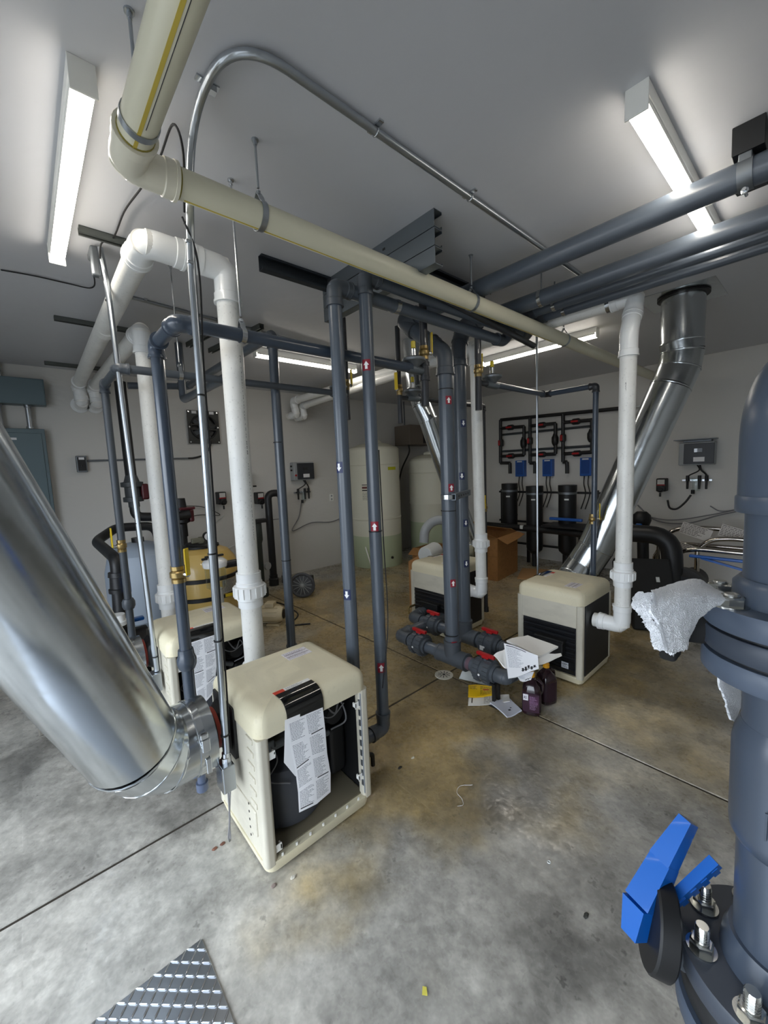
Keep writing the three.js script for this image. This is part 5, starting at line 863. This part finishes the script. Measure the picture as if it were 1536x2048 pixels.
// ---------- foreground valve column ----------
{
  const ux = 1.005, uz = -0.022, lx = 0.992, lz = -0.012;
  const at = (y) => { const k = (1.35 - y) / 0.75; return [ux + (lx - ux) * k, y, uz + (lz - uz) * k]; };
  const ring = (y, h, r, prof) => turned(at(y), at(y + 1), (prof ?? [[0, 0.985], [0.08, 1], [0.92, 1], [1, 0.985]]).map(([t, k]) => [t * h, r * k]), 56);
  const t = thing('valve_column', 'large blue-gray pipe column with bolted flanges at the right edge', 'pipe');
  const big = std({ color: '#3f4855', roughness: 0.34, clearcoat: 0.3, clearcoatRoughness: 0.25 }), fl = std({ color: '#475160', roughness: 0.45 });
  part('elbow', sweep(fillet([at(1.50), at(1.72), [ux + 0.45, 1.74, uz + 0.10]], 0.22, 12), 0.096, 40), big, t);
  part('elbow_rim', ring(1.495, 0.03, 0.099), big, t);
  part('pipe', sweep([at(1.30), at(1.55)], 0.084, 40), big, t); part('hub', ring(1.32, 0.055, 0.098, [[0, 1], [0.8, 1], [1, 0.9]]), big, t);
  part('hub_label', new THREE.CylinderGeometry(0.0988, 0.0988, 0.022, 4, 1, true, -1.72, 0.14).translate(at(1.347)[0], 1.347, at(1.347)[2]), std({ color: '#a9b4c2', roughness: 0.5 }), t);
  const f1 = part('flange', ring(1.288, 0.040, 0.142), fl, t); part('gasket', ring(1.281, 0.008, 0.13), M.black, t);
  part('wafer_body', ring(1.242, 0.039, 0.140), std({ color: '#333a45', roughness: 0.45 }), t); part('gasket', ring(1.235, 0.008, 0.13), M.black, t);
  part('flange', ring(1.196, 0.040, 0.142), fl, t);
  part('pipe', sweep([at(0.60), at(1.17)], 0.078, 40), big, t);
  part('coupling', ring(0.865, 0.235, 0.091, [[0, 0.9], [0.06, 0.985], [0.12, 1], [0.80, 1], [0.88, 0.97], [0.94, 0.92], [1, 0.86]]), big, t);
  part('coupling_mark', [box(0.003, 0.05, 0.003).translate(at(0.95)[0] - 0.088, 0.945, at(0.95)[2] - 0.03), box(0.003, 0.003, 0.02).translate(at(0.95)[0] - 0.09, 0.972, at(0.95)[2] - 0.022)], big, t);
  part('hub', ring(0.605, 0.06, 0.094, [[0, 1.04], [0.6, 1], [1, 0.9]]), big, t);
  part('flange', ring(0.565, 0.045, 0.168), std({ color: '#3c424c', roughness: 0.5 }), t); part('wafer_body', ring(0.505, 0.055, 0.160), M.blackPvc, t); part('flange', ring(0.455, 0.045, 0.168), fl, t);
  part('pipe', sweep([at(0.0), at(0.46)], 0.084, 40), big, t);
  const bolt = (a, R, y, len) => {
    const c = at(y), x = c[0] + Math.cos(a) * R, z = c[2] + Math.sin(a) * R;
    const b = part('bolt', turned([x, y, z], [x, y + 1, z], [[0, 0.012], [len, 0.012], [len + 0.002, 0.0105]], 16), M.boltZinc, t);
    part('washer', turned([x, y, z], [x, y + 1, z], [[0, 0.026], [0.0035, 0.026]], 24), M.boltZinc, b); part('nut', turned([x, y + 0.003, z], [x, y + 1, z], [[0, 0.021], [0.014, 0.021], [0.0165, 0.018]], 6), M.boltZinc, b);
    const th = []; for (let i = 0; i < 5; i++) th.push(new THREE.TorusGeometry(0.012, 0.0008, 4, 14).rotateX(Math.PI / 2).translate(x, y + 0.02 + i * (len - 0.022) / 5, z)); part('thread', th, M.boltZinc, b);
  };
  for (let i = 0; i < 8; i++) bolt((-75 - i * 45) * Math.PI / 180, 0.134, 0.610, 0.05);
  for (let i = 0; i < 8; i++) bolt((-131 + i * 45) * Math.PI / 180, 0.118, 1.328, 0.022);
  // lever of the lower butterfly valve
  const v = part('valve_neck', turned([0.965, 0.545, -0.12], [0.91, 0.60, -0.21], [[0, 0.045], [0.05, 0.04], [0.10, 0.04]], 20), M.grayFit, t);
  const n = new THREE.Vector3(-0.42, 0.16, -0.89).normalize(), c = new THREE.Vector3(0.932, 0.598, -0.186);
  part('index_plate', turned(c, c.clone().add(n), [[0, 0.086], [0.004, 0.09], [0.034, 0.09], [0.038, 0.086]], 36), M.black, v);
  const lever = (a, b, w0, h0, w1, h1, nm, mt) => { const A = V(a), B = V(b), d = B.clone().sub(A), g = box(1, 1, d.length(), 0, 0, d.length() / 2); const p = g.attributes.position; for (let i = 0; i < p.count; i++) { const k = p.getZ(i) / d.length(); p.setXYZ(i, p.getX(i) * (w0 + (w1 - w0) * k), p.getY(i) * (h0 + (h1 - h0) * k), p.getZ(i)); } const m = new THREE.Matrix4().lookAt(B, A, new THREE.Vector3(0.5, 0.3, -0.8)); g.applyMatrix4(m).translate(A.x, A.y, A.z); const o = toCreasedNormals(g, 0.3); return part(nm, o, mt, v); };
  lever([0.888, 0.575, -0.232], [0.912, 0.637, -0.228], 0.052, 0.034, 0.062, 0.05, 'lever', M.blueHandle); lever([0.911, 0.634, -0.228], [0.97, 0.712, -0.205], 0.062, 0.05, 0.045, 0.042, 'lever', M.blueHandle); lever([0.968, 0.712, -0.206], [1.025, 0.795, -0.175], 0.045, 0.042, 0.036, 0.026, 'lever', M.blueHandle);
  lever([0.955, 0.640, -0.185], [1.03, 0.728, -0.126], 0.032, 0.018, 0.026, 0.02, 'squeeze_grip', M.blueHandle);
  for (let i = 0; i < 4; i++) lever([0.965 + i * 0.018, 0.642 + i * 0.021, -0.174 + i * 0.0140], [0.975 + i * 0.018, 0.652 + i * 0.021, -0.166 + i * 0.0140], 0.028, 0.012, 0.028, 0.012, 'grip_notch', M.blueHandle);
  const dull = std({ color: '#0b0b0c', roughness: 0.9 });
  // lever hub of the upper valve, under the towel
  part('upper_lever_hub', [turned([0.985, 1.26, -0.13], [0.945, 1.26, -0.23], [[0, 0.03], [0.06, 0.03]], 16)], dull, t); part('upper_index_plate', turned([0.963, 1.26, -0.186], [0.923, 1.26, -0.286], [[0, 0.045], [0.015, 0.045]], 28), dull, t);
  part('upper_lever', box(0.05, 0.09, 0.03, 0.955, 1.235, -0.205, 0.008), dull, t);
}
// ---------- towel ----------
{
  const terry = dataTex(256, 256, (x, y) => gray(255 * (0.65 * noise(x / 3.2, y / 3.2) + 0.35 * noise(x / 1.7 + 5, y / 1.7)))); terry.repeat.set(2, 2);
  const cloth = std({ color: '#e2e4e8', roughness: 0.95, sheen: 0.6, sheenRoughness: 0.7, bumpMap: terry, bumpScale: 0.0025 });
  const t = thing('towel', 'white terry towel crumpled over the top flange of the foreground column', 'towel');
  const dense = (rows, k = 14) => { // smooth grid through the given rows
    const R = rows.map((r) => new THREE.CatmullRomCurve3(r.map(V)).getPoints((r.length - 1) * k)); const n = R[0].length, out = [];
    const cols = Array.from({ length: n }, (_, j) => new THREE.CatmullRomCurve3(R.map((r) => r[j])).getPoints((rows.length - 1) * k));
    for (let i = 0; i < cols[0].length; i++) out.push(cols.map((c, j) => { const p = c[i].clone(); const a = 0.0019; p.x += a * (noise(i * 0.8, j * 0.8) - 0.5); p.y += a * (noise(i * 0.8 + 9, j * 0.8) - 0.5); p.z += a * (noise(i * 0.8 + 3, j * 0.8 + 7) - 0.5); const w = 0.014 * (fbm(i * 0.07, j * 0.07 + 4, 2) - 0.5); p.z += w; p.x += w; return p; })); return out; };
  part('main_fold', sheet(dense([
    [[0.832, 1.357, -0.207], [0.898, 1.356, -0.189], [0.967, 1.354, -0.168], [0.99, 1.335, -0.145], [0.996, 1.323, -0.124]],
    [[0.76, 1.368, -0.192], [0.807, 1.365, -0.177], [0.844, 1.363, -0.157], [0.882, 1.351, -0.136], [0.929, 1.338, -0.118]],
    [[0.731, 1.353, -0.182], [0.764, 1.356, -0.167], [0.795, 1.356, -0.153], [0.826, 1.348, -0.144], [0.864, 1.339, -0.136]],
    [[0.731, 1.325, -0.172], [0.752, 1.324, -0.16], [0.776, 1.324, -0.152], [0.8, 1.322, -0.15], [0.827, 1.319, -0.153]],
    [[0.736, 1.291, -0.162], [0.75, 1.289, -0.156], [0.768, 1.29, -0.153], [0.79, 1.289, -0.154], [0.817, 1.287, -0.157]]]), 0.006), cloth, t);
  part('side_fold', sheet(dense([
    [[0.759, 1.362, -0.219], [0.76, 1.372, -0.206], [0.756, 1.374, -0.19]],
    [[0.739, 1.355, -0.21], [0.739, 1.359, -0.197], [0.738, 1.36, -0.184]],
    [[0.734, 1.339, -0.191], [0.733, 1.34, -0.183], [0.73, 1.341, -0.174]],
    [[0.731, 1.317, -0.184], [0.733, 1.318, -0.176], [0.733, 1.318, -0.166]],
    [[0.732, 1.304, -0.181], [0.735, 1.296, -0.17], [0.737, 1.287, -0.158]]]), 0.005), cloth, t);
  part('hem', spline([[0.757, 1.377, -0.189], [0.739, 1.36, -0.181], [0.728, 1.332, -0.17], [0.729, 1.297, -0.161]], 0.003, 30, 6), cloth, t); part('hem', spline([[0.83, 1.359, -0.207], [0.892, 1.36, -0.188], [0.961, 1.357, -0.167], [0.985, 1.337, -0.143]], 0.003, 30, 6), cloth, t);
  part('hanging_tail', sheet(dense([[[1.108, 1.113, -0.155], [1.132, 1.102, -0.139], [1.16, 1.089, -0.12]], [[1.117, 1.063, -0.141], [1.136, 1.057, -0.129], [1.157, 1.051, -0.116]], [[1.128, 1.011, -0.123], [1.138, 1.005, -0.12], [1.149, 0.999, -0.117]]]), 0.005), cloth, t, 'pointed end hanging below the flange');
  part('inner_drape', sheet(dense([[[0.966, 1.327, -0.125], [1.026, 1.314, -0.123], [1.086, 1.301, -0.121]], [[1.109, 1.294, -0.127], [1.139, 1.285, -0.126], [1.169, 1.275, -0.125]], [[1.065, 1.132, -0.143], [1.105, 1.114, -0.132], [1.147, 1.095, -0.119]]]), 0.005), cloth, t);
}
// ---------- papers and bottles by the right heater ----------
const manualTex = canvasTex(256, 320, (c, w, h) => { c.fillStyle = '#eceef3'; c.fillRect(0, 0, w, h); c.fillStyle = '#3d4250'; c.fillRect(16, 14, 150, 9); textLines(c, 16, 34, 130, 200, 22, '#9aa0ad'); c.fillStyle = '#22252b'; for (let i = 0; i < 5; i++) { c.fillRect(120 + i * 24, 236 - (i % 3) * 14, 17, 44 + (i % 2) * 14); c.fillRect(116 + i * 24, 258, 26, 10); } });
const manualMat = std({ map: manualTex, roughness: 0.6 }), plain = std({ color: '#efeeeb', roughness: 0.7 });
function quad(name, label, pts, m, th = 0.004, group = 'papers by the right heater') { const [a, b, c, d] = pts.map(V), rows = []; for (let i = 0; i <= 4; i++) rows.push([0, 1, 2, 3, 4].map((j) => { const u = j / 4, v = i / 4; const p = a.clone().lerp(b, u).lerp(d.clone().lerp(c, u), v); p.y += 0.006 * Math.sin(u * 5 + v * 3); return p; })); single(name, label, 'paper', sheet(rows, th), m, group); }
quad('paper_stack', 'stack of white papers lying on top of the valve and manuals', [[2.24, 0.444, -1.367], [2.418, 0.443, -1.317], [2.419, 0.418, -1.11], [2.196, 0.429, -1.135]], plain, 0.012);
quad('manual', 'installation manual with dark drawing leaning against the manifold stand', [[2.125, 0.485, -1.315], [2.184, 0.456, -1.123], [2.141, 0.388, -1.098], [1.986, 0.353, -1.204]], manualMat, 0.01);
quad('manual', 'white booklet edge sticking out left below the leaning manual', [[2.088, 0.404, -1.363], [2.16, 0.436, -1.33], [2.068, 0.364, -1.24], [2.051, 0.38, -1.284]], plain, 0.008);
quad('manual', 'white sheet fanned out right of the leaning manual', [[2.225, 0.423, -1.163], [2.402, 0.406, -1.083], [2.366, 0.4, -1.061], [2.169, 0.392, -1.127]], plain, 0.005);
quad('paper_sheet', 'crumpled printed sheet under the leaning manual beside the jug', [[2.053, 0.354, -1.198], [2.139, 0.373, -1.124], [2.084, 0.336, -1.114], [2.036, 0.339, -1.157]], std({ map: manualTex, roughness: 0.7 }), 0.003);
const yelTex = canvasTex(160, 96, (c, w, h) => { c.fillStyle = '#e3b70b'; c.fillRect(0, 0, w, h); textLines(c, 60, 14, 90, 70, 9, '#6a5512'); textLines(c, 8, 14, 40, 30, 4, '#6a5512'); c.fillStyle = '#a8401a'; c.fillRect(74, 30, 30, 12); });
quad('booklet', 'yellow booklet on the floor below the gray valve', [[2.19, 0.05, -1.64], [2.334, 0.05, -1.482], [2.271, 0.03, -1.443], [2.103, 0.03, -1.581]], std({ map: yelTex, roughness: 0.5 }), 0.012);
const flTex = canvasTex(160, 64, (c, w, h) => { c.fillStyle = '#e4e3df'; c.fillRect(0, 0, w, h); textLines(c, 60, 16, 96, 40, 6, '#8b8b8b'); c.fillStyle = '#333'; c.fillRect(12, 20, 4, 30); c.fillRect(30, 14, 10, 5); });
quad('leaflet', 'white printed leaflet under the yellow booklet', [[2.139, 0.014, -1.6], [2.346, 0.02, -1.416], [2.27, 0.014, -1.363], [2.051, 0.008, -1.544]], std({ map: flTex, roughness: 0.6 }), 0.004);
quad('leaflet', 'folded pale leaflet on the floor nearest the camera', [[2.171, 0.012, -1.453], [2.309, 0.012, -1.386], [2.238, 0.008, -1.259], [2.117, 0.008, -1.293]], std({ map: canvasTex(96, 96, (c, w, h) => { c.fillStyle = '#d6d9e4'; c.fillRect(0, 0, w, h); c.fillStyle = '#3b3f48'; c.fillRect(40, 60, 14, 8); c.fillRect(58, 52, 8, 5); }), roughness: 0.5 }), 0.008);
single('plastic_bag', 'crumpled clear plastic bag between the valve and the yellow booklet', 'bag', (() => { const A = V([2.334, 0.02, -1.778]), B = V([2.411, 0.02, -1.535]); const rows = []; for (let i = 0; i <= 8; i++) rows.push(Array.from({ length: 12 }, (_, j) => { const u = j / 11, v = i / 8; const p = A.clone().lerp(B, u); p.x += v * 0.16 - 0.05; p.z += -0.02 + v * 0.03; p.y = 0.012 + 0.085 * Math.sin(v * Math.PI) * (0.4 + 0.8 * fbm(u * 6, v * 6, 2)); return p; })); return sheet(rows, 0.0006); })(), M.plasticBag);
function jug(x, z, label, turn, labelled) {
  const t = thing('jug', label, 'bottle', [x, 0, z], 'purple jugs', turn);
  const pur = std({ color: '#231018', roughness: 0.18, clearcoat: 0.5 });
  part('bottle', loft([[0, 0.05, 0.05, 0.03], [0.008, 0.057, 0.057, 0.035], [0.16, 0.057, 0.057, 0.035], [0.19, 0.05, 0.05, 0.035], [0.215, 0.032, 0.032, 0.03], [0.23, 0.019, 0.019, 0.018], [0.245, 0.018, 0.018, 0.017]], 6), pur, t);
  part('grip', tube([[0.03, 0.222, 0], [0.062, 0.205, 0], [0.066, 0.16, 0], [0.052, 0.13, 0]], 0.010, 0.03, 10), pur, t);
  part('cap', turned([0, 0.24, 0], [0, 1, 0], [[0, 0.021], [0.024, 0.021], [0.026, 0.018]], 18), std({ color: '#d79a1a', roughness: 0.4 }), t, 'orange-yellow cap');
  const lt = canvasTex(160, 128, (c, w, h) => { c.fillStyle = '#331429'; c.fillRect(0, 0, w, h); c.fillStyle = '#482040'; c.fillRect(60, 14, 90, 60); textLines(c, 66, 20, 80, 96, 11, '#a487a8'); c.fillStyle = '#e6e4ea'; c.fillRect(2, 6, 50, 44); c.fillStyle = '#27203a'; c.font = 'bold 26px sans-serif'; c.fillText('AS', 8, 38); });
  part('label', loft([[0.025, 0.0578, 0.0578, 0.0355], [0.155, 0.0578, 0.0578, 0.0355]], 6), labelled ? std({ color: '#2b1124', roughness: 0.4 }) : std({ color: '#29101f', roughness: 0.4 }), t);
  if (labelled) part('label_print', box(0.098, 0.12, 0.0008, 0, 0.09, 0.0586), std({ map: lt, roughness: 0.4 }), t, 'purple printed label with white corner');
}
jug(2.30, -1.225, 'purple jug with yellow cap standing in front of the papers', -1.15, true);
jug(2.475, -1.215, 'second purple jug partly behind the first, against the heater', -0.4, false);
// ---------- floor details ----------
{ const p = [2.264, 0, -1.926]; const t = thing('floor_drain', 'round pale drain cover where the floor joints cross', 'drain', [p[0], 0, p[2]]); part('rim', turned([0, 0.0, 0], [0, 1, 0], [[0, 0.07], [0.004, 0.07], [0.005, 0.055]], 32), std({ color: '#c9c5b8', roughness: 0.5 }), t); for (let i = 0; i < 10; i++) part('slot', box(0.03, 0.001, 0.006).translate(0.034, 0.0052, 0).rotateY(i * Math.PI / 5), M.black, t); part('centre', turned([0, 0.005, 0], [0, 1, 0], [[0, 0.012], [0.001, 0.012]], 14), M.black, t); }
{
  const t = thing('checker_plate', 'silver diamond tread plate lying on the floor at the bottom', 'metal plate', [-0.15, 0, -0.93]);
  part('plate', box(0.90, 0.006, 0.90, 0, 0.003, 0, 0.001), M.plate, t);
  const g = sweep([[-0.016, 0, 0], [-0.009, 0.0014, 0], [0.009, 0.0014, 0], [0.016, 0, 0]], [0.0006, 0.0032, 0.0032, 0.0006], 6), list = [];
  for (let i = 0; i < 36; i++) for (let j = 0; j < 36; j++) { const h = g.clone(); h.rotateY((i + j) % 2 ? 0 : Math.PI / 2).rotateY(Math.PI / 4).translate(-0.44 + i * 0.0251, 0.0055, -0.44 + j * 0.0251); if ((i > 18 || i + j < 99) && j < 26) list.push(h); }
  const tr = part('tread', list, M.plate, t); tr.userData.kind = 'stuff';
}
single('paper_scrap', 'tiny yellow and white scrap on the floor at bottom centre', 'scrap', sheet([[[0.761, 0.004, -0.766], [0.769, 0.002, -0.757]], [[0.745, 0.003, -0.753], [0.753, 0.008, -0.738]]], 0.0006), std({ color: '#d8cf5a', roughness: 0.7 }));
single('washer', 'small pale washer on the bare floor', 'washer', new THREE.TorusGeometry(0.0055, 0.0022, 8, 18).rotateX(Math.PI / 2).translate([1.417, 0, -0.682][0], 0.0022, [1.417, 0, -0.682][2]), M.hose);
single('string', 'thin white curl of string on the floor', 'string', spline([[1.526, 0.002, -1.13], [1.476, 0.002, -1.17], [1.433, 0.002, -1.155], [1.419, 0.002, -1.114], [1.394, 0.002, -1.09], [1.371, 0.002, -1.104]], 0.0009, 30, 5), M.paper);
[['small brown leaf bit by the foot of the front heater', [0.489, 0, -1.696], '#6d4a3c'], ['brown chip left of the front heater foot', [0.455, 0, -1.696], '#7a5444'], ['dark crumb beside the front heater drain', [1.349, 0, -1.471], '#2b2a26'], ['pale crumb on the floor in front of the front heater', [0.64, 0, -1.349], '#cfcabd'], ['dark crumb on the floor near the blue lever', [1.324, 0, -0.502], '#3a3a36'], ['gray pebble under the front corner of the front heater', [0.568, 0, -1.373], '#8d7f78'], ['white chip right of the front heater drain', [1.452, 0, -1.474], '#cdc8b4']].forEach(([label, p, col]) => {
  const g = new THREE.IcosahedronGeometry(0.008, 1); const a = g.attributes.position; for (let i = 0; i < a.count; i++) { const k = 0.75 + 0.5 * noise(a.getX(i) * 400 + p[0] * 9, a.getZ(i) * 400 + a.getY(i) * 300); a.setXYZ(i, a.getX(i) * k * 1.5, a.getY(i) * k * 0.45, a.getZ(i) * k); }
  g.computeVertexNormals(); single('floor_debris', label, 'debris', g.translate(p[0], 0.003, p[2]), std({ color: col, roughness: 0.9 }), 'bits of debris on the floor');
});

renderer.render(scene, camera);
